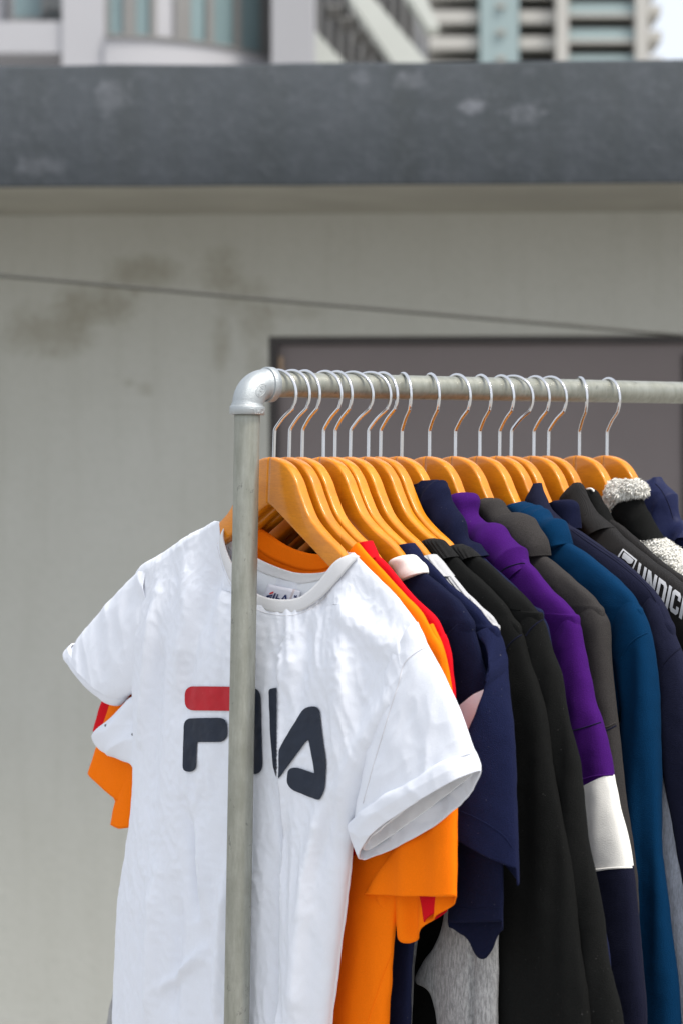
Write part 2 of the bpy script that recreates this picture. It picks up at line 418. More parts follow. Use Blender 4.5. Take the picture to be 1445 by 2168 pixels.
# roof slab: soffit and dark edge
def slab_mat():
    m, nt, b = new_mat('dark_painted_concrete')
    n1 = tex(nt, coords(nt, (1, 1, 1.0)), 2.6, 7, .7); n2 = tex(nt, coords(nt, (3.5, 1, .35)), 2.2, 5, .6); n3 = tex(nt, coords(nt), 30, 5, .7)
    c = mix(nt, ramp(nt, n1, [(.3, 0.0), (.75, 1.0)]), (.034, .042, .048), (.060, .069, .080))
    c = mix(nt, ramp(nt, n2, [(.46, 0.0), (.7, .6)]), c, (.034, .041, .044))
    c = mix(nt, ramp(nt, n3, [(.50, 0.0), (.80, .35)]), c, (.12, .13, .15))
    sp = nt.nodes.new('ShaderNodeSeparateXYZ'); nt.links.new(coords(nt), sp.inputs[0])
    def mth(op, a, bb=None, cc=None):
        q = nt.nodes.new('ShaderNodeMath'); q.operation = op
        for i, v in enumerate((a, bb, cc)):
            if v is None: continue
            if hasattr(v, 'is_output'): nt.links.new(v, q.inputs[i])
            else: q.inputs[i].default_value = v
        return q.outputs[0]
    def patch(px, py, rx, ry, amt, c, col=(.19, .20, .225)):
        cx, cz = bpt(px, py, .85); k_ = 6.5 / FPX
        dx = mth('DIVIDE', mth('SUBTRACT', sp.outputs[0], cx), rx * k_); dz = mth('DIVIDE', mth('SUBTRACT', sp.outputs[2], cz), ry * k_)
        d = mth('ADD', mth('MULTIPLY', dx, dx), mth('MULTIPLY', dz, dz)); k = mth('SUBTRACT', mth('MULTIPLY', n3, 2.2), mth('ADD', d, .55))
        return mix(nt, ramp(nt, k, [(0, 0.0), (.6, amt)]), c, col)
    for a_ in ((1000, 228, 40, 26, .6), (1110, 240, 70, 30, .3), (870, 170, 60, 30, .3), (240, 200, 60, 60, .25), (90, 350, 90, 30, .25), (760, 165, 50, 20, .2)): c = patch(*a_, c)
    wob = tex(nt, coords(nt, (1, 0, 0)), 2.3, 4, .6)      # hairline crack wandering along the edge
    for px, py, w_, x0_, x1_ in ((900, 212, .0022, 780, 1100), (1080, 277, .0022, 1010, 1240), (1300, 222, .0018, 1200, 1500), (120, 315, .0018, -20, 190)):
        cx, cz = bpt(px, py, .85); xa, xb = bpt(x0_, py, .85)[0], bpt(x1_, py, .85)[0]
        dz = mth('ABSOLUTE', mth('SUBTRACT', mth('SUBTRACT', sp.outputs[2], cz), mth('MULTIPLY', mth('SUBTRACT', wob, .5), .07)))
        inx = mth('MULTIPLY', mth('GREATER_THAN', sp.outputs[0], xa), mth('LESS_THAN', sp.outputs[0], xb))
        c = mix(nt, mth('MULTIPLY', mth('LESS_THAN', dz, w_), mth('MULTIPLY', inx, .55)), c, (.03, .036, .04))
    nt.links.new(c, b.inputs['Base Color']); b.inputs['Roughness'].default_value = .85; bump(nt, b, n3, .5, .01)
    return m
M['slab'] = slab_mat()
M['soffit'] = flat('soffit_render', (.29, .285, .245), .9, .12, 2.5, .2)
NX = 60; rs = np.random.RandomState(3)
xs = np.linspace(x0 - .3, x1 + .3, NX)
top = zl(ztop, ztopr, xs) + .004 * noise(xs * 3, 0.3) + .002 * noise(xs * 11, 4.3)
bot = zl(zbl, zbr, xs) + .0015 * noise(xs * 6, 9.1)
P = np.zeros((7, NX, 3))
for k, (yy, zz) in enumerate(((-.80, bot + .012), (-.85, bot + .0), (-.852, bot + .006), (-.852, top - .008), (-.845, top), (-.60, top), (-.58, top - .1))):
    P[k, :, 0] = xs; P[k, :, 1] = yy; P[k, :, 2] = zz
fo = link('roof_edge', grid_mesh('roof_edge', P), M['slab'], bld, smooth=False)
bm = bmesh.new()
v = [bm.verts.new(p) for p in ((xs[0], -.835, bot[0] + .013), (xs[-1], -.835, bot[-1] + .013), (xs[-1], 6.4, bot[-1] + .16), (xs[0], 6.4, bot[0] + .16), (xs[0], -.60, top[0] - .06), (xs[-1], -.60, top[-1] - .06), (xs[-1], 6.4, top[-1] - .06), (xs[0], 6.4, top[0] - .06))]
for q in ((0, 1, 2, 3), (4, 7, 6, 5), (0, 4, 5, 1), (1, 5, 6, 2), (2, 6, 7, 3), (3, 7, 4, 0)): bm.faces.new([v[i] for i in q])
bmesh.ops.recalc_face_normals(bm, faces=bm.faces)
me = bpy.data.meshes.new('roof'); bm.to_mesh(me); bm.free(); link('roof', me, M['soffit'], bld, smooth=False)
# door: dark frame and taupe panel
M['frame'] = flat('dark_door_frame', (.032, .027, .026), .5, .2, 8)
M['door'] = flat('taupe_door', (.170, .146, .146), .55, .06, 2)
door = link('door', bpy.data.meshes.new('door'), None, bld)
bm = bmesh.new(); box_bm(bm, dxl + .027, dxr - .027, .055, .12, .01, dzt - .025)
bm.to_mesh(door.data); bm.free(); door.data.materials.append(M['door'])
bm = bmesh.new()
box_bm(bm, dxl + .002, dxl + .026, .02, .16, 0, dzt - .002); box_bm(bm, dxr - .026, dxr - .002, .02, .16, 0, dzt - .002); box_bm(bm, dxl + .026, dxr - .026, .02, .16, dzt - .024, dzt - .002)
me = bpy.data.meshes.new('door_frame'); bm.to_mesh(me); bm.free(); link('door_frame', me, M['frame'], door, smooth=False)
jx = bpt(1441, 800, -.07)[0]
box('door_joint', jx, jx + .012, .046, .0545, .01, dzt - .06, M['frame'], door)
hx, hz = bpt(597, 775, -.05)
M['brass'] = flat('hinge_metal', (.35, .25, .17), .4, .1, 20, met=.6)
for k in range(3): box('hinge', dxl + .030, dxl + .044, .036, .0545, hz - .05 - k * .7, hz + .03 - k * .7, M['brass'], door, .002)
# cable strung across the front of the wall
cp = [at(-4200, 262, 5.9), at(-500, 545, 5.9), at(0, 583, 5.9), at(480, 626, 5.9), at(960, 668, 5.9), at(1300, 697, 5.9), at(1445, 709, 5.9), at(2300, 772, 5.9), at(4800, 960, 5.9)]
M['cable'] = flat('cable_sheath', (.06, .06, .05), .6, .1, 10)
tag(pipe('overhead_cable', catmull([list(p) for p in cp], 60), .0052, M['cable'], None, 8), 'thin dark cable sloping across in front of the beige wall under the roof edge', 'cable')

# ---- white apartment building with curved glazing
M['pale'] = flat('pale_render', (.41, .41, .43), .8, .04, .4)
M['pale2'] = flat('pale_grey_render', (.33, .33, .345), .8, .04, .4)
M['glassy'] = flat('teal_glass', (.19, .265, .275), .25, .12, .8)  # teal washed out in the colour itself to imitate haze
M['glass_dark'] = flat('dark_window_glass', (.17, .175, .165), .3, .2, .8)  # dark tone lifted in the colour to imitate distance haze
M['mullion'] = flat('grey_brown_mullion', (.20, .197, .19), .6, .05, 1)
YB = 26.0
def W(x, y, Y): return at(x, y, Y)
wb = empty('white_apartment_building', W(300, 134, YB).xy.to_3d())
tag(wb, 'pale apartment building with a curved band of tall teal windows above the roof edge', 'building')
def fbox(name, px0, px1, py0, py1, Y, d, mat, root, behind=True):
    """box whose front face covers photo rectangle px0..px1, py0..py1 at distance Y, d deep."""
    a, b_ = at(px0, py1, Y), at(px1, py0, Y)
    o = box(name, a.x, b_.x, Y, Y + d, a.z, b_.z, mat, None)
    o.parent = root; o.matrix_parent_inverse = Matrix.Translation(-Vector(root.location))
    return o
def zof(y, Y): return CAMZ + (CY - y) / FPX * Y
fbox('wall', -300, 217, 45, 112, YB, 1.2, M['pale'], wb)          # balcony parapet
fbox('wall', -300, 10, -200, 200, YB + 1.6, 4, M['pale2'], wb)
fbox('wall', 132, 222, -260, 700, YB - .05, 5, M['pale'], wb)
fbox('wall', -300, 222, 112, 2400, YB + 1.3, 4, M['pale2'], wb)
fbox('window', 18, 130, 112, 134, YB + 1.0, .2, M['glass_dark'], wb)
fbox('window', 30, 130, -150, 36, YB + 1.4, .2, M['glassy'], wb)
fbox('window_frame', 88, 96, -150, 44, YB + 1.25, .1, M['mullion'], wb)
fbox('window_frame', 30, 130, 36, 45, YB + 1.25, .1, M['mullion'], wb)
fbox('air_conditioner', 94, 132, -12, 20, YB + .9, .3, M['glass_dark'], wb)
# glazed band that curves away to the right
def cv(px, dY=0.0):
    k = max(0.0, (px - 222) / 353.0); Y = YB + 1.2 * k * k + dY; return at(px, 0, Y).x, Y
def vstrip(name, pa, pb, z0, z1, mat, dY=0.0, th=.08, n=4):
    poly = [cv(pa + (pb - pa) * i / n, dY) for i in range(n + 1)]; bm = bmesh.new(); R0, R1, B0, B1 = [], [], [], []
    for x, Y in poly:
        R0.append(bm.verts.new((x, Y, z0))); R1.append(bm.verts.new((x, Y, z1))); B0.append(bm.verts.new((x, Y + th, z0))); B1.append(bm.verts.new((x, Y + th, z1)))
    for i in range(n):
        bm.faces.new((R0[i], R0[i + 1], R1[i + 1], R1[i])); bm.faces.new((B0[i + 1], B0[i], B1[i], B1[i + 1])); bm.faces.new((R1[i], R1[i + 1], B1[i + 1], B1[i])); bm.faces.new((R0[i + 1], R0[i], B0[i], B0[i + 1]))
    bm.faces.new((R0[0], R1[0], B1[0], B0[0])); bm.faces.new((R0[n], B0[n], B1[n], R1[n]))
    bmesh.ops.recalc_face_normals(bm, faces=bm.faces)
    me = bpy.data.meshes.new(name); bm.to_mesh(me); bm.free(); me.transform(Matrix.Translation(-Vector(wb.location))); return link(name, me, mat, wb, smooth=False)
zt = zof(-300, YB); zg = zof(83, YB)
vstrip('curved_wall', 222, 600, 0.3, zg, M['pale'], -.10, .3, 16); vstrip('sill', 222, 600, zg, zg + .035, M['mullion'], -.14, .2, 16)
for a0, a1, mt in ((232, 262, 'glassy'), (287, 319, 'glassy'), (331, 371, 'pale'), (404, 438, 'glassy'), (453, 496, 'glassy'), (511, 551, 'glassy')):
    vstrip('window', a0, a1, zg + .035, zt, M[mt], 0.0, .04)
edges = [222, 232, 262, 287, 319, 331, 371, 404, 438, 453, 496, 511, 551, 600]
for k in range(0, len(edges) - 1, 2): vstrip('mullion', edges[k], edges[k + 1], zg + .035, zt, M['mullion'], -.05, .12)
fbox('wall', 222, 236, -260, 2400, YB + 1.0, 2, M['mullion'], wb)
fbox('pilaster', 575, 662, -260, 2400, YB + .3, 3, M['pale2'], wb)

# ---- open stair between the buildings
M['dark_void'] = flat('dark_cladding', (.13, .13, .125), .7, .2, 2)
M['beam'] = flat('white_beam', (.52, .54, .50), .7, .04, 1)
YS = 30.0
st = empty('outdoor_staircase', W(780, 134, YS).xy.to_3d())
tag(st, 'open stair tower of dark panels crossed by sloping white beams', 'staircase')
fbox('back_wall', 662, 908, -260, 2400, YS + 2.5, 1, M['dark_void'], st)
for k in range(11): fbox('louver', 672 + k * 22, 680 + k * 22, -260, 300, YS + 2.2, .12, M['mullion'], st)
def beam(pl):
    o = prism('stringer', [at(x, y, YS) for x, y in pl], .5, M['beam'], None); o.parent = st; o.matrix_parent_inverse = Matrix.Translation(-Vector(st.location))
beam([(735, -10), (785, -10), (915, 145), (840, 145)]); beam([(655, 62), (665, 62), (745, 150), (655, 150)]); beam([(850, -30), (890, -30), (930, 60), (905, 60)])
for k in range(6):
    fbox('tread', 690 + k * 28, 726 + k * 28, 10 + k * 26, 15 + k * 26, YS + .6, .8, M['mullion'], st)
fbox('post', 880, 904, -260, 2400, YS + .6, .5, M['pale2'], st)

# ---- tower block
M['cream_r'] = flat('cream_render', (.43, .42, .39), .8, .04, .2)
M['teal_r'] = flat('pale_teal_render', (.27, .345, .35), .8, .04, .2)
M['shade_r'] = flat('balcony_back_wall', (.33, .32, .29), .8, .25, .5)  # tone of the dark balcony openings, paled to imitate haze
YT = 70.0
tw = empty('apartment_tower', W(1150, 134, YT).xy.to_3d())
tag(tw, 'tall apartment tower with stacked balconies and a pale teal wall strip', 'building')
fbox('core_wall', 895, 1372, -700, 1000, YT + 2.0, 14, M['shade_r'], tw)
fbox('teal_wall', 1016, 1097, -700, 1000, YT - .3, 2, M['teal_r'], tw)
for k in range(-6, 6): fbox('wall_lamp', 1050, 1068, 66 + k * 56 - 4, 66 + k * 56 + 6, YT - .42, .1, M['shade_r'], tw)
fbox('pillar', 1177, 1202, -700, 1000, YT - .4, 2, M['cream_r'], tw)
fbox('pillar', 1345, 1371, -700, 1000, YT - .4, 2, M['cream_r'], tw)
for k in range(-8, 10):
    y = 22 + 55 * k
    fbox('balcony', 903, 1013, y, y + 26, YT, 2, M['cream_r'], tw)
    fbox('balcony', 1099, 1175, y, y + 26, YT, 2, M['cream_r'], tw)
    fbox('balcony_glass', 1203, 1344, y - 16, y + 6, YT - .1, .2, M['teal_r'], tw)
    fbox('balcony', 1203, 1344, y + 6, y + 13, YT - .2, 2, M['cream_r'], tw)
    fbox('balcony', 1372, 1398 + 2.2 * k, y - 12, y + 8, YT + .6, 2.2, M['cream_r'], tw)
    for j in range(3):
        fbox('window', 1215 + j * 46, 1241 + j * 46, y + 13, y + 38, YT + 1.85, .2, M['glassy'], tw)
    fbox('window', 930, 975, y + 27, y + 52, YT + 1.85, .2, M['glass_dark'], tw)
    fbox('window', 1112, 1150, y + 27, y + 52, YT + 1.85, .2, M['glass_dark'], tw)

# ================================================================ RACK
rack = empty('clothes_rack', (RAIL0[0], RAIL0[1], 0.0))
tag(rack, 'galvanised pipe clothes rack with a rounded elbow joining the upright post and the rail', 'clothes rack')
ro = np.array(rack.location)
PR = .0136
PD = np.array([-.0119 / .681, 0, -1.0]); PD /= np.linalg.norm(PD)     # the post leans a little
LEN = 1.35
def loc(p): return np.asarray(p) - ro
pipe('rail', [loc(rail(t)) for t in np.linspace(.012, LEN - .012, 40)], PR, M['pipe'], rack, 48, up=(0, 0, 1))
zfoot = (RAIL0[2] - .06) / -PD[2]
pipe('post', [loc(RAIL0 + PD * t) for t in np.linspace(.012, zfoot, 60)], PR, M['pipe'], rack, 48)
pe = rail(LEN)
pipe('post', [loc(pe + PD * t) for t in np.linspace(.012, (pe[2] - .06) / -PD[2], 40)], PR, M['pipe'], rack, 32)
def elbow(c, dr):
    """cast elbow: arc body, two collars; dr = rail direction away from the post."""
    rb = .0238; path, rad = [], []
    def add(p, r_): path.append(p); rad.append(r_)
    cc = c + dr * rb + PD * rb
    for t, r_ in ((.0325, .0142), (.0325, .0180), (.0318, .0189), (.0245, .0190), (.0236, .0186), (.0232, .0176)): add(c + PD * t, r_)
    for a in np.linspace(0, math.pi / 2, 28):
        add(cc - dr * rb * math.cos(a) - PD * rb * math.sin(a), .0163 + .0006 * math.sin(2 * a) + .0010 * (abs(a - math.pi / 4) > .70))
    for t, r_ in ((.0232, .0176), (.0236, .0186), (.0245, .0190), (.0318, .0189), (.0325, .0180), (.0325, .0142)): add(c + dr * t, r_)
    path = np.array(path)
    # frames: fixed in the bend plane so the arc sweeps cleanly
    bn = np.cross(dr, PD); bn /= np.linalg.norm(bn); P = []
    for i, (p, r_) in enumerate(zip(path, rad)):
        if i < 6: T = -PD
        elif i >= len(path) - 6: T = dr
        else:
            a = (i - 6) / 27 * math.pi / 2; T = -PD * math.cos(a) + dr * math.sin(a)
        x = bn; y = np.cross(T, x); y /= np.linalg.norm(y)
        th = np.linspace(0, 2 * np.pi, 64, endpoint=False)[:, None]
        P.append(p + r_ * (np.cos(th) * x + np.sin(th) * y))
    P = np.array(P) - ro
    me = grid_mesh('elbow', P, True); fix_normals(me)
    return link('elbow', me, M['cast'], rack)
elb = elbow(RAIL0, RD)
elbow(pe, -RD)
# flanged feet (below the picture)
for c in (RAIL0 + PD * zfoot, pe + PD * (pe[2] - .06) / -PD[2]):
    pipe('foot', [loc(c + np.array([0, 0, z])) for z in (-.055, -.045, -.045 + .0001, .01)], [.055, .055, .022, .020], M['cast'], rack, 32)

# ---------------------------------------------------------------- projecting marks onto a surface
DG = None
def bvh_of(objs):
    V, F, o = [], [], 0
    for ob in objs:
        me = ob.data; mw = world_of(ob)
        vs = [mw @ v.co for v in me.vertices]; V += vs
        F += [[i + o for i in p.vertices] for p in me.polygons]; o += len(vs)
    return BVHTree.FromPolygons(V, F)
def world_of(ob):
    mw = Matrix.Translation(ob.location) @ ob.rotation_euler.to_matrix().to_4x4()
    if ob.parent is not None:
        return world_of(ob.parent) @ ob.matrix_parent_inverse @ mw
    return mw
def lay(name, root, bvh, polys, mat, off=.0010, step=4.0, holes=(), thick=None):
    """Lay flat print (outlines given where the photograph shows them) onto the cloth: a thin sheet following the surface."""
    inv = world_of(root).inverted(); VV, FF = [], []
    for poly in polys:
        poly = np.asarray(poly, float)
        # densify outline
        o = []
        for i in range(len(poly)):
            a, b_ = poly[i], poly[(i + 1) % len(poly)]; k = max(1, int(np.linalg.norm(b_ - a) / step))
            o += [a + (b_ - a) * j / k for j in range(k)]
        xs_, ys_ = poly[:, 0], poly[:, 1]; inner = []
        for gx in np.arange(xs_.min() + step / 2, xs_.max(), step):
            for gy in np.arange(ys_.min() + step / 2, ys_.max(), step):
                # inside and not too near the outline
                ins = False; j = len(poly) - 1
                for i in range(len(poly)):
                    if (ys_[i] > gy) != (ys_[j] > gy) and gx < (xs_[j] - xs_[i]) * (gy - ys_[i]) / (ys_[j] - ys_[i]) + xs_[i]: ins = not ins
                    j = i
                if ins and min(np.hypot(gx - q[0], gy - q[1]) for q in o) > step * .5: inner.append((gx, gy))
        n = len(o); vin = [Vector(q) for q in o] + [Vector(q) for q in inner]
        vo, _e, fo_, *_ = delaunay_2d_cdt(vin, [(i, (i + 1) % n) for i in range(n)], [list(range(n))], 1, 1e-5)
        base = len(VV); ok = []
        for q in vo:
            d = Vector(ray(q.x, q.y)).normalized(); hit, nrm, _i, _d = bvh.ray_cast(Vector(EYE), d)
            if hit is None: VV.append(Vector((0, 0, 0))); ok.append(False); continue
            if nrm.dot(d) > 0: nrm = -nrm
            VV.append(inv @ (hit + nrm * off - d * off)); ok.append(True)
        FF += [[base + i for i in f] for f in fo_ if all(ok[i] for i in f)]
    me = bpy.data.meshes.new(name); me.from_pydata([tuple(v) for v in VV], [], FF); me.update()
    bm = bmesh.new(); bm.from_mesh(me); bmesh.ops.delete(bm, geom=[v for v in bm.verts if not v.link_faces], context='VERTS')
    eye = inv @ Vector(EYE)
    for f in bm.faces:
        if f.normal.dot(eye - f.calc_center_median()) < 0: f.normal_flip()
    bm.to_mesh(me); bm.free()
    return link(name, me, mat, root)
def seam(name, root, bvh, line, mat, r=.0006, n=40, off=0.0):
    """a stitched seam: a thin raised cord lying on the cloth"""
    inv = world_of(root).inverted(); P = []
    for q in catmull(line, n):
        d = Vector(ray(q[0], q[1])).normalized(); hit, nrm, _i, _d = bvh.ray_cast(Vector(EYE), d)
        if hit is None: continue
        if P and (inv @ hit - Vector(P[-1])).length > .03: continue
        P.append(list(inv @ (hit - d * off)))
    if len(P) < 4: return None
    return pipe(name, P, r, mat, root, 6)

# embossed marks on the elbow
eb = bvh_of([elb])
def ell(cx, cy, a, b_, rot, n=28):
    return [(cx + a * math.cos(t) * math.cos(rot) - b_ * math.sin(t) * math.sin(rot), cy + a * math.cos(t) * math.sin(rot) + b_ * math.sin(t) * math.cos(rot)) for t in np.linspace(0, 2 * math.pi, n, endpoint=False)]
e1 = ell(553, 826, 14.5, 9, R(-62)); seam('cast_mark', rack, eb, e1 + [e1[0]], M['cast'], .0005, 50)
seam('cast_mark', rack, eb, [(558, 818), (554, 817), (552, 820), (556, 823), (556, 827), (552, 828), (550, 826)], M['cast'], .00045, 20)
seam('cast_mark', rack, eb, [(550, 831), (548, 835), (552, 835), (555, 831), (558, 826)], M['cast'], .00045, 20)
for ln in ([(531, 866), (537, 865)], [(537, 865), (541, 875)], [(545, 865), (545, 876)], [(545, 871), (550, 870)], [(550, 865), (550, 876)], [(553, 865), (559, 870)], [(559, 870), (554, 875)]):
    seam('cast_mark', rack, eb, ln, M['cast'], .00045, 8)

# ================================================================ HANGERS
STEM = [585, 616, 643, 686, 711, 744, 781, 807, 852, 909, 964, 1015, 1058, 1083, 1130, 1162, 1226, 1285]
EXT = [46, 43, 37, 39, 36, 48, 48, 35, 17, 19, 30, 22, 27, 45, 30, 35, 11, 22]
def s_of(x):
    k = (x - CX) / FPX; return (k * RAIL0[1] - RAIL0[0]) / (RD[0] - k * RD[1])
S = [s_of(x) for x in STEM]
TOP = catmull([(0, -.0775), (.016, -.0800), (.0322, -.0870), (.0455, -.1000), (.0560, -.1175), (.0715, -.1390), (.095, -.1560), (.1196, -.1695), (.150, -.1930), (.185, -.2220), (.203, -.2385), (.210, -.2490)], 44)
BOT = [(-.01, -.1265), (0, -.1290), (.006, -.1305), (.104, -.1880), (.15, -.2160), (.19, -.2440), (.203, -.2530), (.210, -.2535)]
def arm_mesh(side):
    n = len(TOP); K = 24; P = np.zeros((n + 2, K, 3))
    us = np.concatenate([[0.0], TOP[:, 0], [TOP[-1, 0] + .0005]])
    bx = np.array([b_[0] for b_ in BOT]); bz = np.array([b_[1] for b_ in BOT])
    for i, u in enumerate(us):
        j = min(max(i - 1, 0), n - 1)
        zt_ = TOP[j, 1]; ub = TOP[j, 0]
        zb_ = np.interp(ub, bx, bz)
        if i == n + 1: zt_, zb_ = (zt_ + zb_) / 2 + .001, (zt_ + zb_) / 2 - .001
        hgt = max((zt_ - zb_) / 2, .0005); cz = (zt_ + zb_) / 2
        hw = float(np.interp(ub, [0, .10, .14, .21], [.0066, .0066, .0045, .0040])) if i <= n else .003
        for k in range(K):
            th = 2 * math.pi * k / K; c_, s_ = math.cos(th), math.sin(th)
            rr = min(.0045, hgt)
            # rounded rectangle
            px_ = (hw - rr * .62) * np.sign(s_) * (abs(s_) > .12) + rr * .62 * s_
            pz_ = (hgt - rr) * np.sign(c_) * (abs(c_) > .12) + rr * c_
            if abs(s_) <= .12: px_ = (hw - rr * .62) * s_ / .12 * .8
            if abs(c_) <= .12: pz_ = (hgt - rr) * c_ / .12 * .8
            P[i, k] = (side * u, .012 * min(ub, .1) + px_, cz + pz_)
    c0 = P[0].mean(0); c1 = P[-1].mean(0)
    P = np.concatenate([np.broadcast_to(c0, (1, K, 3)), P, np.broadcast_to(c1, (1, K, 3))])
    me = grid_mesh('wooden_arm', P, True)
    bm = bmesh.new(); bm.from_mesh(me); bmesh.ops.remove_doubles(bm, verts=bm.verts, dist=1e-5); bmesh.ops.recalc_face_normals(bm, faces=bm.faces); bm.to_mesh(me); bm.free()
    me.materials.append(M['wood']); me.polygons.foreach_set('use_smooth', [True] * len(me.polygons)); return me
ARM = {1: arm_mesh(1), -1: arm_mesh(-1)}
hk = [(0, -.088), (0, -.070), (0, -.052), (.0005, -.0478), (.0035, -.0435), (.0115, -.0345)]
Rk, ck = .0262, (.0008, -.0107)
for a in np.linspace(-36, 172, 30): hk.append((ck[0] + Rk * math.cos(R(a)), ck[1] + Rk * math.sin(R(a))))
hkp = catmull([(p[0], 0, p[1]) for p in hk], 110)
_P = pipe_pts(hkp, .0019, 12); c1 = _P[-1].mean(0); _P = np.concatenate([_P, (c1 + (_P[-1] - c1) * .05)[None]])
HOOK = grid_mesh('hook', _P, True); fix_normals(HOOK); HOOK.materials.append(M['chrome']); HOOK.polygons.foreach_set('use_smooth', [True] * len(HOOK.polygons))
HLAB = ['wooden hanger nearest the rack post, holding the white t-shirt', 'wooden hanger just behind the first one, holding the orange t-shirt', 'wooden hanger holding the red t-shirt',
        'wooden hanger holding the navy polo with the cream collar', 'wooden hanger holding the navy t-shirt beside the cream collar', 'wooden hanger holding the grey ribbed top',
        'wooden hanger holding the black sweatshirt next to the grey one', 'wooden hanger holding the black sweatshirt before the navy hood', 'wooden hanger holding the navy hooded top',
        'wooden hanger holding the purple hoodie', 'wooden hanger holding the charcoal hoodie', 'wooden hanger holding the blue hoodie', 'wooden hanger holding the navy wool jacket',
        'wooden hanger holding the navy round-collared shirt', 'wooden hanger holding the black jacket with white lettering', 'wooden hanger holding the black jacket with a white-edged collar',
        'wooden hanger holding the fleece-collared black coat', 'last wooden hanger on the rail, holding the navy raincoat']
TILT = [3.0, 2.2, 2.4, .9, 1.6, 1.8, 1.2, 1.8, 3.6, 1.2, 1.2, .6, 1.6, 1.4, 1.0, 1.6, 1.4, 1.4]
proto = None
def s_yaw(i):
    Y = rail(S[i])[1]; c_ = min(.97, EXT[i] * Y / (FPX * .0289)); a = math.acos(c_)      # angle between hook plane and picture plane
    return -a - YAW
for i, s in enumerate(S):
    o = rail(s)
    if proto is None:
        root = empty('coat_hanger', o, YAW)
        link_ = [bpy.data.objects.new('wooden_arm', ARM[-1]), bpy.data.objects.new('wooden_arm', ARM[1]), bpy.data.objects.new('hook', HOOK)]
        for c_ in link_: C.objects.link(c_); c_.parent = root
        proto = root; kids = link_
    else:
        root = proto.copy(); C.objects.link(root); root.location = o
        nk = []
        for c_ in link_:
            k_ = c_.copy(); C.objects.link(k_); k_.parent = root; nk.append(k_)
        kids = nk
    T = R(TILT[i])
    for c_ in kids[:2]: c_.rotation_euler = (0, T, R(rnd.uniform(-1.2, 1.2)) * 0)
    kids[2].rotation_euler = (0, T * .8, s_yaw(i))
    tag(root, HLAB[i], 'coat hanger', 'wooden hangers on the rail')

# ================================================================ CLOTHES
def root_at(i, name, label, cat, group=None):
    r_ = empty(name, rail(S[i]), YAW); tag(r_, label, cat, group); return r_
GRP = 'clothes on hangers along the rail'
def cloth_disp(amp=.002, seed=0, crest=.0, fold=.0, fscale=(9, 9, 3.5), fine=.0006):
    """soft folds that run down the cloth plus smaller unevenness"""
    def f(P, t, th):
        u, w_, z = P[..., 0], P[..., 1], P[..., 2]
        d = amp * noise(u * 14 + seed, z * 10, w_ * 14 + seed * 3.1)
        d = d + fold * noise(u * fscale[0] * 3 + seed * 1.7, z * fscale[2], w_ * fscale[1] * 2 + 5) * sstep(.1, .45, t)
        d = d + fine * noise(u * 55, z * 55, w_ * 55 + seed)
        return d
    return f

# ---------------------------------------------------------------- white t-shirt
s0 = S[0]
g1 = root_at(0, 'white_t_shirt', 'white t-shirt with a red and navy chest print, first on the rail behind the post', 't-shirt', GRP)
RP = [(746, 1171), (798, 1222), (848, 1274), (901, 1358), (893, 1440), (850, 1545), (795, 1650), (752, 1760), (740, 1840), (731, 1915), (709, 2088), (694, 2230), (690, 2420)]
LP = [(457, 1103), (400, 1136), (342, 1174), (292, 1214), (274, 1320), (286, 1440), (292, 1545), (292, 1650), (284, 1757), (270, 1850), (261, 1935), (257, 2088), (252, 2230 )]
RA, LA = pts(s0, RP), pts(s0, LP)
LA[-1] = [LA[-2][0] - .004, RA[-1][1] + .01, 0]; LA[-2][1] = (LA[-3][1] + LA[-1][1]) / 2
def dip_of(s, front_px, A0, B0, w_=0.0):
    """drop of the neckline below the line between the two shoulder points, from its outline in the photograph"""
    q = [uz(s, x, y, w_) for x, y in front_px]; f, d = [], []
    for u, z in q:
        k = (u - B0[0]) / (A0[0] - B0[0]); f.append(k); d.append(B0[1] + (A0[1] - B0[1]) * k - z)
    return np.array(f), np.array(d)
FR_OUT = [(457, 1104), (462, 1150), (476, 1200), (500, 1246), (545, 1284), (600, 1297), (640, 1290), (680, 1263), (715, 1222), (746, 1172)]
FR_IN = [(462, 1113), (470, 1140), (486, 1182), (510, 1225), (545, 1257), (590, 1269), (635, 1264), (672, 1234), (705, 1190), (731, 1172)]
BK_OUT = [(459, 1106), (490, 1165), (546, 1208), (600, 1227), (640, 1236), (690, 1222), (720, 1190), (735, 1170)]
BK_IN = [(462, 1104), (495, 1150), (546, 1183), (600, 1206), (640, 1214), (690, 1210), (716, 1190), (732, 1168)]
dF = dip_of(s0, FR_OUT, RA[0], LA[0], -.010); dB = dip_of(s0, BK_OUT, RA[0], LA[0], .008)
def ends(d_):
    k = (d_[0] > .015) & (d_[0] < .975); return np.concatenate([[0], d_[0][k], [1]]), np.concatenate([[0], d_[1][k], [0]])
dF, dB = ends(dF), ends(dB)
up_, _ = uz(s0, 583, 1500, -.030)
FOLDS = []   # (points in u,z ; width ; height)
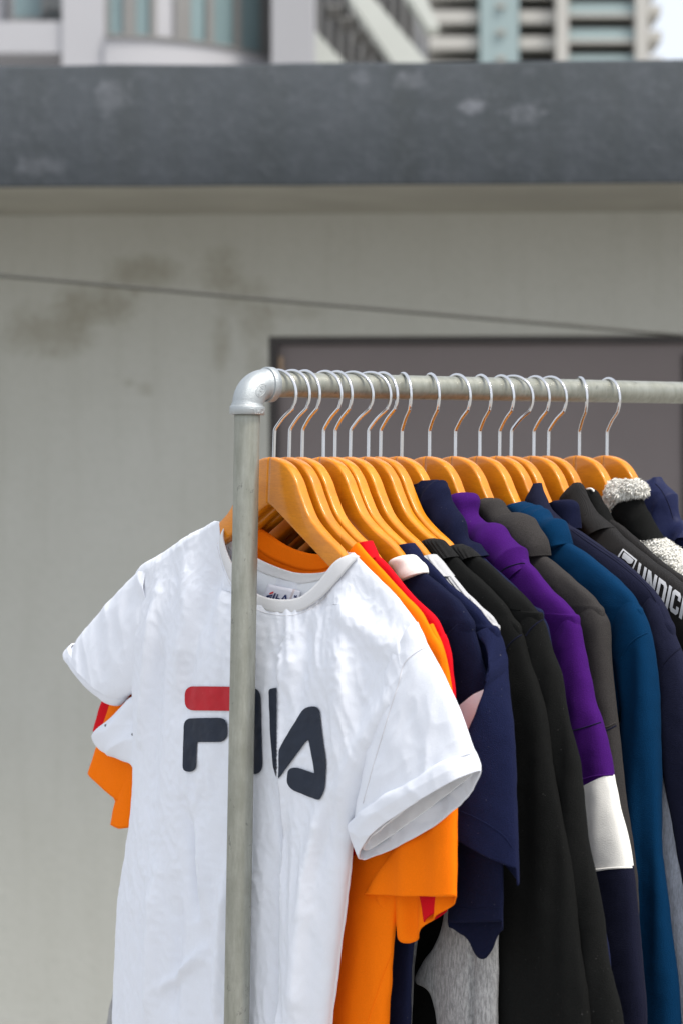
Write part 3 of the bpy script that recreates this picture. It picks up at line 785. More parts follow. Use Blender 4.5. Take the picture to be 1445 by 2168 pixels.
for L_, wd, hgt in (([(690, 1690), (665, 1850), (648, 2000), (640, 2168)], .012, .0055), ([(612, 1700), (606, 1900), (600, 2168)], .014, -.004), ([(432, 1760), (446, 1850), (452, 1935)], .009, .004),
                    ([(405, 1700), (425, 1800), (433, 1930)], .008, -.004), ([(330, 1260), (318, 1400), (300, 1560)], .010, .005), ([(345, 1340), (335, 1500), (330, 1700)], .014, -.004),
                    ([(850, 1440), (790, 1540), (745, 1640), (715, 1760)], .014, .006), ([(880, 1460), (820, 1570), (775, 1690)], .010, -.005), ([(720, 1330), (735, 1500), (715, 1650)], .018, .004),
                    ([(380, 1160), (400, 1300), (395, 1430)], .016, .004), ([(455, 1180), (425, 1330), (400, 1500)], .012, -.003), ([(505, 1850), (490, 2000), (480, 2168)], .012, .004),
                    ([(350, 1850), (345, 2000), (340, 2168)], .014, .005), ([(390, 1880), (392, 2020), (380, 2168)], .012, -.004), ([(460, 2000), (400, 2060), (360, 2090)], .006, .003),
                    ([(640, 1300), (650, 1400), (640, 1480)], .012, -.003), ([(700, 1250), (760, 1330), (850, 1390)], .014, .003), ([(665, 1900), (690, 1780), (712, 1700)], .008, -.003)):
    FOLDS.append((np.array([uz(s0, x, y, -.018) for x, y in catmull(L_, 14)]), wd, hgt))
def tee_disp(P, t, th):
    u, w_, z = P[..., 0], P[..., 1], P[..., 2]
    fr = (np.sin(th) < 0).astype(float)
    edge = np.abs(np.sin(th)) ** .6
    d = .0046 * noise(u * 13, z * 2.2, 1.5) + .0028 * ridged(u * 26 + 3, z * 6 + u * 8, 2.2) * (.5 + noise(u * 6, z * 6, 3.0)) + .0021 * ridged(u * 52, z * 20 + u * 24, 7.7) * (.6 + 1.2 * noise(u * 8 + 4, z * 8, 8.0)) + .0008 * ridged(u * 70 - z * 50, z * 50 + u * 60, 5.1) + .0003 * noise(u * 110, z * 95, 3.3)
    d = d + .004 * noise(u * 17 + 9, z * 2.2, 4.4) * sstep(.4, .8, t)
    for q, wd, hgt in FOLDS:
        dm = np.full(u.shape, 9.0); pr = np.zeros(u.shape)
        for a, b_ in zip(q[:-1], q[1:]):
            ab = b_ - a; L2 = ab @ ab
            k = np.clip(((u - a[0]) * ab[0] + (z - a[1]) * ab[1]) / L2, 0, 1)
            dm = np.minimum(dm, np.hypot(u - a[0] - k * ab[0], z - a[1] - k * ab[1]))
        e0 = np.clip(np.minimum(np.hypot(u - q[0][0], z - q[0][1]), np.hypot(u - q[-1][0], z - q[-1][1])) / .03, 0, 1)
        d = d + 2.5 * hgt * np.exp(-(dm / wd) ** 2) * fr * (.35 + .65 * e0)
    # the pleat: cloth right of it lies over the cloth left of it
    zz = (z - uz(s0, 585, 1305)[1]) / (uz(s0, 583, 1400)[1] - uz(s0, 585, 1305)[1])
    up = up_ + .0030 * (noise(z * 4, 0.7)) - .004 * np.clip(-z - .45, 0, 1)
    k = np.clip(zz, 0, 1)
    st_ = sstep(-.0012, .0012, u - up)
    d = d + fr * k * (st_ * np.exp(-np.maximum(u - up, 0) / .05) * .0070 - (1 - st_) * np.exp(-np.maximum(up - u, 0) / .026) * .0085)
    return d * edge
def theta_for(n_): return n_
body = tube('body', g1, M['white'], RA, LA, [(0, .0085), (.12, .0105), (.25, .016), (.35, .022), (.6, .026), (1, .032)], [(0, .0075), (.3, .008), (1, .010)],
            n=330, m=640, p=2.9, disp=tee_disp, dipf=dF, dipb=dB, dipt=.36, solid=.0009)
bb_ = bvh_of([body])
def on_body(bvh, x, y, off=0.0):
    d = Vector(ray(x, y)).normalized(); hit, nrm, *_ = bvh.ray_cast(Vector(EYE), d)
    return hit - d * off if hit is not None else None
def strip_between(name, root, s, inn, out, wi, wo, mat, solid=.002, n=90, bvh=None):
    """ribbed band between an inner and an outer edge given in the photograph, lying wi / wo off the hanging plane"""
    a = catmull([uz(s, x, y, wi) + [wi] for x, y in inn], n); b_ = catmull([uz(s, x, y, wo) + [wo] for x, y in out], n)
    K = 7; P = np.zeros((n, K, 3)); endf = np.abs(np.linspace(-1, 1, n)) ** 6
    for k in range(K):
        f = k / (K - 1); q = a * (1 - f) + b_ * f; bul = -.0006 * math.sin(math.pi * f) * (1 if wi < 0 else -1)
        w_ = (q[:, 2] + bul) * (1 - endf) + endf * (-.002 if wi < 0 else .002)
        P[:, k] = np.stack([q[:, 0], w_, q[:, 1]], -1)
    P = P.reshape(n, K, 3)
    me = grid_mesh(name, P); fix_normals(me)
    o = link(name, me, mat, root); md = o.modifiers.new('solid', 'SOLIDIFY'); md.thickness = solid; md.offset = 0
    return o
strip_between('collar', g1, s0, FR_IN, [(459, 1114)] + [(x, y + 1) for x, y in FR_OUT[1:-1]] + [(742, 1178)], -.0122, -.0136, M['white_rib'], .0014)
strip_between('back_collar', g1, s0, BK_IN, BK_OUT, .0065, .0065, M['white_rib'], .002)
# inside of the back panel seen through the neck
P = np.zeros((40, 30, 3))
a = catmull([uz(s0, x, y, .006) for x, y in BK_OUT], 40); b_ = np.array([[q[0], min(q[1] - .05, -.30)] for q in a])
for k in range(30):
    f = k / 29; P[:, k, 0] = a[:, 0] * (1 - f) + b_[:, 0] * f; P[:, k, 2] = a[:, 1] * (1 - f) + b_[:, 1] * f + .002; P[:, k, 1] = .0062 - .002 * f
P[..., 1] += .0008 * noise(P[..., 0] * 40, P[..., 2] * 20, 1)
inner = link('inner_back', grid_mesh('inner_back', P), M['white_in'], g1)
# neck label with print, size tag
M['label'] = fabric('label_satin', (.74, .74, .80), .0, .01, .5, .2)
M['label2'] = fabric('care_label_satin', (.62, .55, .56), .0, .01, .45, .2)
def card(name, root, s, quad, w_, mat, bow=.002, rows=8):
    q = [uz(s, x, y, w_) for x, y in quad]; P = np.zeros((rows, rows, 3))
    for i in range(rows):
        for j in range(rows):
            f, g = i / (rows - 1), j / (rows - 1)
            u = (q[0][0] * (1 - f) + q[1][0] * f) * (1 - g) + (q[3][0] * (1 - f) + q[2][0] * f) * g
            z = (q[0][1] * (1 - f) + q[1][1] * f) * (1 - g) + (q[3][1] * (1 - f) + q[2][1] * f) * g
            P[i, j] = (u, w_ - bow * math.sin(math.pi * f) - .001 * g, z)
    me = grid_mesh(name, P); o = link(name, me, mat, root); md = o.modifiers.new('solid', 'SOLIDIFY'); md.thickness = .0004; md.offset = 0
    return o
lab = card('neck_label', g1, s0, [(569, 1236), (621, 1247), (616, 1300), (548, 1285)], .0035, M['label'])
card('care_label', g1, s0, [(621, 1247), (628, 1249), (612, 1300), (600, 1300)], .0030, M['label2'], .001)
tg = card('size_tag', g1, s0, [(624, 1249), (636, 1251), (632, 1275), (618, 1272)], .0025, M['label'], .0005)
def ink(name, col, rough=.7):
    m, nt, b = new_mat(name); n1 = tex(nt, coords(nt), 160, 5, .75); n2 = tex(nt, coords(nt), 45, 4, .6)
    c = mix(nt, ramp(nt, n1, [(.62, 0.0), (.78, .18)]), col, [min(1, x + .25) for x in col]); c = mix(nt, ramp(nt, n2, [(.35, 0.0), (.7, .5)]), c, [x * .72 for x in col])
    nt.links.new(c, b.inputs['Base Color']); b.inputs['Roughness'].default_value = rough; b.inputs['Specular IOR Level'].default_value = .3
    bump(nt, b, n2, .25, .003)
    return m
M['ink_red'] = ink('red_print', (.47, .016, .026)); M['ink_navy'] = ink('navy_print', (.019, .026, .043))
M['ink_label'] = ink('label_print', (.02, .03, .12)); M['ink_label_red'] = ink('label_red', (.75, .02, .02)); M['ink_white'] = ink('silver_print', (.55, .56, .58), .5)
lb = bvh_of([lab]); tb = bvh_of([tg])
def rr(poly, rad, n=6):
    """round the corners of a polygon; rad: one radius or one per corner"""
    out = []; k = len(poly); P_ = [np.array(p, float) for p in poly]
    for i in range(k):
        r_ = rad if np.isscalar(rad) else rad[i]
        a, b_, c_ = P_[i - 1], P_[i], P_[(i + 1) % k]
        if r_ <= 0: out.append(tuple(b_)); continue
        da, dc = (a - b_), (c_ - b_); la, lc = np.linalg.norm(da), np.linalg.norm(dc); r2 = min(r_, la * .49, lc * .49)
        p0, p1 = b_ + da / la * r2, b_ + dc / lc * r2
        for t in np.linspace(0, 1, n): out.append(tuple(p0 * (1 - t) ** 2 + b_ * 2 * t * (1 - t) + p1 * t * t))
    return out
st2 = 3.2
lay('print_red_bar', g1, bb_, [rr([(392, 1453), (520, 1454), (520, 1505), (393, 1504)], [20, 0, 0, 20])], M['ink_red'], step=3.5)
# first letter, lower part
lay('print_letter', g1, bb_, [rr([(391, 1521), (482, 1519), (483, 1571), (419, 1571), (416, 1634), (388, 1634)], [18, 20, 20, 3, 16, 14])], M['ink_navy'], step=3.5)
# second letter: broad bar, mostly behind the post
lay('print_letter', g1, bb_, [rr([(500, 1456), (553, 1456), (558, 1639), (500, 1640)], [10, 22, 22, 10])], M['ink_navy'], step=3.5)
# third letter: a sliver before the pleat
lay('print_letter', g1, bb_, [rr([(570, 1458), (587, 1456), (586.5, 1510), (586, 1560), (586, 1646), (579, 1622), (573, 1550)], [12, 0, 0, 0, 0, 3, 10])], M['ink_navy'], step=4)
# last letter
lay('print_letter', g1, bb_, [rr([(591, 1588), (597, 1576), (645, 1497), (677, 1494), (684, 1560), (692, 1612), (689, 1672), (677, 1695), (664, 1690), (619, 1672), (608, 1658), (611, 1628), (628, 1624), (667, 1637), (663, 1610), (654, 1566), (648, 1571), (590.5, 1649)],
                                  [3, 8, 22, 22, 12, 12, 14, 8, 4, 12, 14, 10, 8, 3, 3, 3, 6, 0])], M['ink_navy'], step=4)
# label print
lay('print', lab, lb, [rr([(573, 1255), (581, 1252), (580, 1256), (571, 1259)], 1)], M['ink_label_red'], step=2, off=.0008)
lay('print', lab, lb, [[(566, 1261), (579, 1259), (578, 1262), (570, 1264), (567, 1271), (563, 1271)], [(573, 1265), (577, 1264), (575, 1268), (571, 1268)], [(583, 1256), (586, 1256), (581, 1268), (577, 1268)], [(589, 1258), (591, 1258), (588, 1266), (594, 1267), (593, 1269), (584, 1268)], [(597, 1268), (605, 1259), (607, 1259), (608, 1270), (605, 1270), (604, 1263), (600, 1269)]], M['ink_label'], step=2, off=.0008)
lay('print', tg, tb, [[(624, 1260), (625.4, 1260), (627.6, 1263.4), (628, 1260), (629.4, 1260), (628.6, 1266), (627.2, 1266), (625.2, 1262.4), (624.8, 1266), (623.4, 1266)]], M['ink_label'], step=2, off=.0006)
# sleeves
def sleeve_disp(seed, a=.002, b_=.0022):
    def f(P, t, th):
        u, w_, z = P[..., 0], P[..., 1], P[..., 2]
        return a * noise(u * 18 + seed, z * 18, w_ * 20) + b_ * 1.0 * ridged(u * 26 + z * 14 + seed, z * 11 - u * 8, w_ * 10) * np.abs(np.sin(th)) ** .7 + (.0008 * ridged(u * 46 + 2, z * 40 - u * 20, w_ * 30 + seed)) * np.abs(np.sin(th)) ** .7
    return f
sl = tube('sleeve', g1, M['white'], pts(s0, [(880, 1318, -.001), (905, 1368, -.001), (936, 1425, -.001), (965, 1492, -.001), (990, 1560, -.001), (1004, 1594, -.001)]), pts(s0, [(812, 1470, -.006), (790, 1560, -.008), (775, 1640, -.008), (762, 1700, -.007), (757, 1730, -.005), (757, 1762, -.003)]),
          [(0, .010), (.3, .015), (1, .0225)], [(0, .006), (.3, .007), (1, .008)], n=120, m=200, p=2.3, disp=sleeve_disp(1.0), solid=.0009)
cf = tube('cuff', sl, M['white'], pts(s0, [(1002, 1587), (1007, 1598), (1014, 1614), (1020, 1630)]), pts(s0, [(750, 1745), (748, 1760), (756, 1788), (768, 1820)]),
          [(0, .0230), (.12, .0275), (.6, .0300), (1, .0280)], [(0, .0085), (.15, .0105), (1, .0105)], n=46, m=220, p=2.2,
          disp=lambda P, t, th: .0042 * noise(P[..., 0] * 22, P[..., 2] * 22, P[..., 1] * 30) + .0015 * ridged(P[..., 0] * 40 + 3, P[..., 2] * 40, P[..., 1] * 20) + .0015 * np.sin(np.pi * t),
          end_b=([0, .2, .4, .6, .8, .92, 1], [0, .008, .013, .015, .012, .006, 0]), end_f=([0, .3, .6, 1], [0, -.008, -.004, 0]), endt=.1, solid=.0016)
cf2 = tube('cuff_lining', sl, M['white_in'], pts(s0, [(998, 1600), (1010, 1626)]), pts(s0, [(768, 1752), (778, 1800)]), [(0, .022), (1, .024)], [(0, .006), (1, .007)], n=20, m=140, p=2.2,
           disp=sleeve_disp(4.0, .002, .002), solid=.001)
sl2 = tube('sleeve', g1, M['white'], pts(s0, [(320, 1200, -.001), (290, 1220, -.001), (235, 1275, -.001), (198, 1320, -.001), (170, 1355, -.001), (150, 1380, -.001)]), pts(s0, [(322, 1290, -.004), (310, 1380, -.004), (300, 1440, -.004), (285, 1462, -.004), (266, 1475, -.004), (252, 1480, -.004)]),
           [(0, .008), (.3, .013), (1, .018)], [(0, .006), (1, .012)], n=110, m=180, p=2.3, disp=sleeve_disp(2.0), solid=.0009)
tube('cuff', sl2, M['white'], pts(s0, [(158, 1364), (150, 1372), (145, 1384), (160, 1402)]), pts(s0, [(272, 1474), (262, 1484), (248, 1492), (226, 1482)]),
     [(0, .018), (.15, .0215), (1, .019)], [(0, .012), (.2, .015), (1, .014)], n=40, m=180, p=2.2,
     disp=lambda P, t, th: .0018 * noise(P[..., 0] * 24, P[..., 2] * 22, P[..., 1] * 30 + 3) + .001 * ridged(P[..., 0] * 48 + 3, P[..., 2] * 40, P[..., 1] * 20), end_f=([0, .3, .6, 1], [0, -.004, -.004, 0]), endt=.2, solid=.0016)
tube('sleeve_fold', sl2, M['white'], pts(s0, [(335, 1440, 0), (285, 1478, 0), (246, 1512, 0), (214, 1540, 0), (203, 1562, 0), (212, 1586, 0), (250, 1608, 0), (300, 1632, 0)]), pts(s0, [(350, 1470, -.002), (322, 1498, -.002), (300, 1520, -.002), (300, 1535, -.002), (300, 1550, -.002), (305, 1570, -.002), (315, 1590, -.002), (330, 1622, -.002)]),
     [(0, .008), (.4, .012), (1, .009)], [(0, .006), (1, .008)], n=90, m=140, p=2.3, disp=lambda P, t, th: .003 * noise(P[..., 0] * 26, P[..., 2] * 26, P[..., 1] * 20 + 2) + .0034 * ridged((P[..., 0] - P[..., 2]) * 22, (P[..., 0] + P[..., 2]) * 9, P[..., 1] * 9) - .001, cap0=True, cap1=True)
M['snap'] = flat('snap_metal', (.10, .10, .10), .35, .2, 200, met=.8)
sb = bvh_of([o for o in C.objects if o.name.startswith('sleeve_fold')])
for x, y in ((224, 1536), (281, 1555)):
    h = on_body(sb, x, y) or on_body(bb_, x, y)
    if h is not None:
        q = world_of(g1).inverted() @ h; pipe('snap', [(q.x, q.y - .0006, q.z), (q.x, q.y + .001, q.z)], .0016, M['snap'], g1, 14)
# seams
M['seam_white'] = fabric('white_seam', (.66, .66, .69), 0, .02, .9, .3)
sall = bvh_of([body, sl, sl2])
seam('seam', g1, sall, [(906, 1368), (882, 1380), (855, 1405), (842, 1450), (826, 1500), (808, 1560), (790, 1620), (768, 1700)], M['seam_white'], .0007, 60)
seam('seam', g1, sall, [(292, 1216), (284, 1240), (277, 1300), (272, 1370), (274, 1430)], M['seam_white'], .0006, 40)
seam('seam', g1, bb_, [(x + (4 if x > 600 else -2), y + 6) for x, y in FR_OUT[1:-1]], M['seam_white'], .0004, 60)

# ---------------------------------------------------------------- generic hanging top
def turn(q, T):
    T = R(T); return (q[0] * math.cos(T) + q[1] * math.sin(T), -q[0] * math.sin(T) + q[1] * math.cos(T))
def mirr(q, T):
    a = turn(q, -T); return turn((-a[0], a[1]), T)
def band(i, root, mat, A, B, bf, bb, n=24, m=60, seed=0, amp=.0008, name='collar', w_=0.0, solid=None, p=2.2, cap0=True, cap1=False, fold=0, disp=None):
    return tube(name, root, mat, pts(S[i], A, w_), pts(S[i], B, w_), bf, bb, n=n, m=m, p=p, disp=disp or cloth_disp(amp, seed, fold=fold), solid=solid, cap0=cap0, cap1=cap1)
def uzl(i, L_, w_=0.0): return [uz(S[i], q[0], q[1], w_) for q in L_]
def torso(i, root, mat, crest, waist, hem=-.80, seed=0, th=(.0095, .012, .014), dipf=.055, dipb=.014, tilt=None, name='body', n=120, m=150, amp=.0012, bk=None, low=None, fold=.003, wc=0.0):
    """crest: neck to shoulder tip as seen; waist: half width below, metres."""
    c = uzl(i, crest); t_ = TILT[i] if tilt is None else tilt
    sx, sz = c[-1]
    R_ = list(c) + [(sx - .012, sz - .06), ((sx + waist) / 2 - .01, sz - .15), (waist, sz - .26), (waist, (sz - .26 + hem) / 2), (waist - .003, hem)]
    if low: R_ = list(c) + [(sx - .012, sz - .06)] + uzl(i, low) + [(uzl(i, low)[-1][0] - .005, hem)]
    L_ = [mirr(q, t_) for q in R_]
    ff = np.linspace(0, 1, 13); dp = np.sin(np.pi * ff) ** .8
    return tube(name, root, mat, R_, L_, [(0, th[0]), (.3, th[1]), (1, th[2])], bk or [(0, th[0] * .9), (.5, th[1] * .9), (1, th[2] * .8)], n=n, m=m, p=3.2,
                dipf=(ff, dp * dipf), dipb=(ff, dp * dipb), dipt=.25, wc=wc, disp=cloth_disp(amp, seed, fold=fold), solid=.0012)
def sleeve_paths(i, crest_tail, down, wd=.105, drop=.13, ext=-.86, w_=0.0, wend=.075):
    o = uzl(i, list(crest_tail) + list(down), w_)
    if ext is not None and o[-1][1] > ext:
        k = (ext - o[-1][1]) / (o[-1][1] - o[-2][1]); o.append([o[-1][0] + (o[-1][0] - o[-2][0]) * k * .6, ext])
    z0, z1 = o[0][1], o[-1][1]; n_ = []
    for u, z in o:
        t = (z - z0) / (z1 - z0); n_.append([u - (wd * (1 - t) + wend * t) * (.55 + .45 * min(1, t * 4)), z - drop * (1 - t) ** 3])
    return [q + [w_] for q in o], [q + [w_] for q in n_]
def rings(name_mats, root, P):
    """split one swept tube into consecutive parts: [(name, material, ring from, ring to)]"""
    out = []
    for nm, mt, a, b_ in name_mats:
        me = grid_mesh(nm, P[a:b_ + 1], True); fix_normals(me); out.append(link(nm, me, mt, root))
    return out
def hoodie_sleeves(i, root, mat, tail, down, bf=.0135, bb=.0135, seed=0, n=170, m=72, amp=.0016, fold=.0058, left=True, split=None, wd=.085, cuff=None, **k):
    A, B = sleeve_paths(i, tail, down, wd=wd, **k)
    d = cloth_disp(amp, seed, fold=fold, fscale=(16, 14, 4))
    P = tube_pts(A, B, [(0, bf * .62), (.10, bf * .92), (.3, bf), (1, bf)], [(0, bb * .7), (.2, bb), (1, bb)], n=n, m=m, p=2.6, disp=d, cap0=True, cap1=True)
    o = rings(split(P) if split else [('sleeve', mat, 0, len(P) - 1)], root, P)
    if left:
        A2 = [list(mirr(q[:2], TILT[i])) + [0] for q in A]; B2 = [list(mirr(q[:2], TILT[i])) + [0] for q in B]
        P = tube_pts(A2, B2, bf, bb, n=60, m=36, p=2.2, disp=d, cap0=True, cap1=True)
        me = grid_mesh('sleeve', P, True); fix_normals(me); link('sleeve', me, mat, root)
    return o

# ---------------------------------------------------------------- orange t-shirt
g = root_at(1, 'orange_t_shirt', 'orange t-shirt directly behind the white one, its stitched sleeve hem showing', 't-shirt', GRP)
torso(1, g, M['orange'], [(757, 1149), (790, 1186), (823, 1223), (858, 1263), (892, 1299), (918, 1343), (936, 1394)], .15, seed=11, th=(.0085, .009, .010), dipf=.075, dipb=.030,
      low=[(895, 1560), (850, 1720), (822, 1850), (806, 1990), (799, 2090), (788, 2168)], bk=[(0, .006), (1, .007)], m=220, n=160, fold=.006, wc=[(0, 0), (.42, 0), (.6, .016), (1, .018)])
strip_between('back_collar', g, S[1], [(545, 1112), (566, 1127), (587, 1143), (610, 1157), (636, 1167), (668, 1173), (700, 1168), (735, 1152)], [(545, 1160), (572, 1181), (605, 1196), (636, 1206), (668, 1208), (700, 1200), (740, 1165)], .006, .004, M['orange'], .0024)
P_in = np.zeros((30, 20, 3)); a = catmull([uz(S[1], x, y, .004) for x, y in [(545, 1160), (572, 1181), (605, 1196), (636, 1206), (668, 1208), (700, 1200)]], 30)
for k in range(20): P_in[:, k, 0] = a[:, 0]; P_in[:, k, 1] = .004 - .0002 * k; P_in[:, k, 2] = a[:, 1] + .001 - .1 * k / 19
link('inner_back', grid_mesh('inner_back', P_in), M['orange'], g)
so = tube('sleeve', g, M['orange'], pts(S[1], [(905, 1322), (926, 1368), (939, 1425), (946, 1510), (951, 1630), (953, 1770), (952, 1898)]), pts(S[1], [(830, 1430), (838, 1520), (842, 1600), (845, 1690), (838, 1780), (800, 1840), (764, 1893)]),
          [(0, .0085), (.3, .0070), (1, .0085)], [(0, .006), (.6, .006), (1, .007)], n=130, m=200, p=2.3, disp=lambda P, t, th: cloth_disp(.0022, 12, fold=.006, fine=.0003)(P, t, th) + .0042 * np.sin(P[..., 0] * 210 + 1.0) * sstep(.80, 1, t) * (np.sin(th) > 0) * np.abs(np.sin(th)), wc=.005,
          end_b=([0, .1, .22, .33, .42, .5, .62, .8, 1], [0, .006, .022, .048, .054, .046, .030, .020, 0]), endt=.72, solid=.0014)
bv = bvh_of([so])
for dy in (0, 12): seam('stitching', g, bv, [(795 - dy * .6, 1847 + dy), (850, 1846 + dy), (900, 1847 + dy), (950, 1850 + dy)], M['orange'], .0005, 50)
tube('sleeve', g, M['orange'], pts(S[1], [(330, 1250), (290, 1330), (255, 1430), (228, 1510), (206, 1585), (193, 1636)]), pts(S[1], [(360, 1400), (340, 1470), (320, 1540), (310, 1600), (300, 1650), (262, 1698)]),
     [(0, .007), (1, .009)], [(0, .006), (1, .012)], n=70, m=90, p=2.2, disp=cloth_disp(.0015, 14, fold=.002), end_b=([0, .3, .6, 1], [.02, .024, .012, 0]), solid=.0014)
tube('sleeve_fold', g, M['orange'], pts(S[1], [(270, 1610), (262, 1650), (245, 1700), (235, 1737)]), pts(S[1], [(310, 1600), (310, 1650), (305, 1700), (292, 1750)]), .007, .007, n=30, m=60, p=2.1, disp=cloth_disp(.002, 15, fold=.002), end_f=([0, .5, 1], [0, .006, .004]), solid=.0014)
seam('seam', g, bvh_of([o for o in g.children if o.name.startswith('body')]), [(827, 2019), (808, 2070), (776, 2168)], M['orange'], .0006, 30)
# ---------------------------------------------------------------- red t-shirt
g = root_at(2, 'red_t_shirt', 'red t-shirt between the orange and navy tops, only its shoulder edge showing', 't-shirt', GRP)
torso(2, g, M['red'], [(784, 1147), (797, 1174), (825, 1202), (858, 1243), (892, 1278), (920, 1309), (938, 1340), (949, 1378)], .14, seed=21, th=(.0075, .008, .008), dipf=.07, dipb=.022,
      low=[(900, 1560), (870, 1720), (840, 1850), (820, 2000), (800, 2168)], bk=[(0, .006), (1, .006)])
band(2, g, M['red'], [(785, 1145), (791, 1160), (800, 1180)], [(760, 1152), (772, 1165), (784, 1186)], .0080, .006, seed=22)
tube('sleeve', g, M['red'], pts(S[2], [(940, 1345), (950, 1380), (956, 1430), (961, 1520), (958, 1700), (948, 1850), (938, 1925)]), pts(S[2], [(860, 1450), (870, 1560), (880, 1660), (880, 1750), (885, 1850), (893, 1895), (905, 1952)]),
     [(0, .007), (1, .008)], [(0, .006), (1, .008)], n=60, m=60, p=2.2, disp=cloth_disp(.001, 23), solid=.0014, cap0=True)
tube('sleeve', g, M['red'], pts(S[2], [(360, 1260), (300, 1360), (240, 1440), (212, 1495), (199, 1545)]), pts(S[2], [(370, 1400), (340, 1470), (310, 1520), (290, 1550), (250, 1580)]),
     [(0, .006), (1, .007)], [(0, .006), (1, .010)], n=60, m=60, p=2.2, disp=cloth_disp(.001, 24), solid=.0014)
# ---------------------------------------------------------------- navy polo, cream collar
g = root_at(3, 'navy_polo_shirt', 'navy polo shirt with a rolled cream collar and a white sleeve patch', 'polo shirt', GRP)
t4 = torso(3, g, M['navy'], [(880, 1192), (900, 1214), (930, 1239), (961, 1265), (990, 1303), (1004, 1340)], .14, seed=31, th=(.0105, .013, .012), low=[(960, 1560), (930, 1720), (900, 1850), (873, 2000), (866, 2168)])
def roll(P, t, th): return .0012 * noise(P[..., 0] * 40, P[..., 2] * 40, P[..., 1] * 30) + .0008 * np.sin(t * 9)
band(3, g, M['cream'], [(858, 1173), (874, 1178), (890, 1192), (897, 1212)], [(829, 1196), (832, 1206), (840, 1220), (852, 1233)], .0155, .008, n=40, m=70, disp=roll, w_=-.004, cap0=True, cap1=True)
sn = tube('sleeve', g, M['navy'], pts(S[3], [(992, 1306), (1004, 1342), (1018, 1387), (1032, 1440), (1050, 1550), (1061, 1700), (1063, 1830), (1062, 1951)]), pts(S[3], [(900, 1420), (905, 1470), (912, 1520), (925, 1570), (940, 1650), (952, 1740), (950, 1850), (947, 1953)]),
          [(0, .012), (.3, .009), (.6, .006), (1, .006)], [(0, .010), (1, .010)], n=120, m=200, p=2.2, disp=cloth_disp(.0012, 32, fold=.002), end_b=([0, .12, .25, .4, .55, .7, .85, 1], [.004, .012, .016, .036, .040, .030, .012, .008]), endt=.86, solid=.0016, cap0=True)
lay('sleeve_patch', g, bvh_of([sn, t4]), [rr([(1046, 1450), (1000, 1470), (966, 1498), (925, 1530), (950, 1610), (1020, 1620), (1046, 1560)], [0, 10, 14, 10, 10, 10, 0])], M['white_in'], .0008, 9)
for dy in (0,): seam('stitching', g, bvh_of([sn]), [(958, 1920), (1000, 1924), (1058, 1921)], M['navy'], .0005, 30)
# ---------------------------------------------------------------- navy t-shirt
g = root_at(4, 'navy_t_shirt', 'brushed navy t-shirt whose wide loose sleeve hangs over the white patch', 't-shirt', GRP)
torso(4, g, M['navy_light'], [(884, 1172), (893, 1178), (914, 1195), (951, 1235), (983, 1264), (1014, 1294), (1036, 1321), (1055, 1347)], .14, seed=41, th=(.009, .011, .010), low=[(960, 1560), (940, 1720), (900, 1850), (868, 2000), (860, 2168)])
band(4, g, M['navy_light'], [(874, 1149), (884, 1162), (895, 1182)], [(838, 1160), (846, 1170), (858, 1182)], .011, .008, seed=42, fold=.001)
so = tube('sleeve', g, M['navy_light'], pts(S[4], [(1040, 1328, 0), (1055, 1349, 0), (1063, 1390, -.003), (1071, 1463, -.007), (1080, 1533, -.010), (1085, 1620, -.012), (1089, 1742, -.014), (1093, 1838, -.014)]),
          pts(S[4], [(1010, 1345, -.004), (1034, 1372, -.010), (1040, 1420, -.022), (1020, 1490, -.030), (988, 1562, -.034), (965, 1620, -.036), (945, 1680, -.036), (922, 1736, -.036)]),
          [(0, .008), (.5, .010), (1, .012)], [(0, .008), (1, .016)], n=130, m=120, p=2.2, disp=cloth_disp(.0012, 43, fold=.002), end_b=([0, .3, .7, 1], [-.004, .0, .012, .018]), end_f=([0, .5, 1], [0, .002, 0]), solid=.0016, cap0=True)
seam('stitching', g, bvh_of([so]), [(938, 1706), (985, 1722), (1030, 1744), (1065, 1770), (1084, 1795)], M['navy_light'], .0005, 40)
bb5 = bvh_of([so])
# ---------------------------------------------------------------- grey top
g = root_at(5, 'grey_ribbed_top', 'grey melange top with a pale ribbed collar, sleeve hanging folded below', 'sweatshirt', GRP)
tb_ = torso(5, g, M['grey_rib'], [(938, 1200), (957, 1219), (983, 1249), (1014, 1280), (1038, 1304), (1049, 1321), (1054, 1341)], .17, seed=51, th=(.011, .013, .012), n=60, low=[(1010, 1500), (990, 1620)], hem=-.46)
torso(5, g, M['grey'], [(985, 1300), (1010, 1340)], .17, seed=52, th=(.008, .010, .012), dipf=0, dipb=0, low=[(975, 1500), (950, 1720), (920, 1850), (880, 2000), (868, 2168)], name='body')
band(5, g, M['grey_rib'], [(918, 1173), (935, 1190), (957, 1220)], [(903, 1184), (912, 1198), (926, 1218)], .013, .008, seed=53)
A = pts(S[5], [(1040, 1310), (1050, 1400), (1056, 1550), (1058, 1720), (1054, 1900), (1051, 2050), (1048, 2168), (1046, 2330)]); B = pts(S[5], [(960, 1480), (955, 1560), (950, 1680), (948, 1800), (935, 1960), (880, 2069), (916, 2118), (950, 2330)])
def gd(P, t, th):
    q = uz(S[5], 992, 2060, -.012)[0]
    return cloth_disp(.0016, 54, fold=.002)(P, t, th) - .006 * np.exp(-((P[..., 0] - q) / .004) ** 2) * sstep(.5, .8, t)
tube('sleeve', g, M['grey'], A, B, [(0, .008), (1, .012)], [(0, .008), (1, .012)], n=140, m=150, p=2.3, disp=gd, cap0=True)
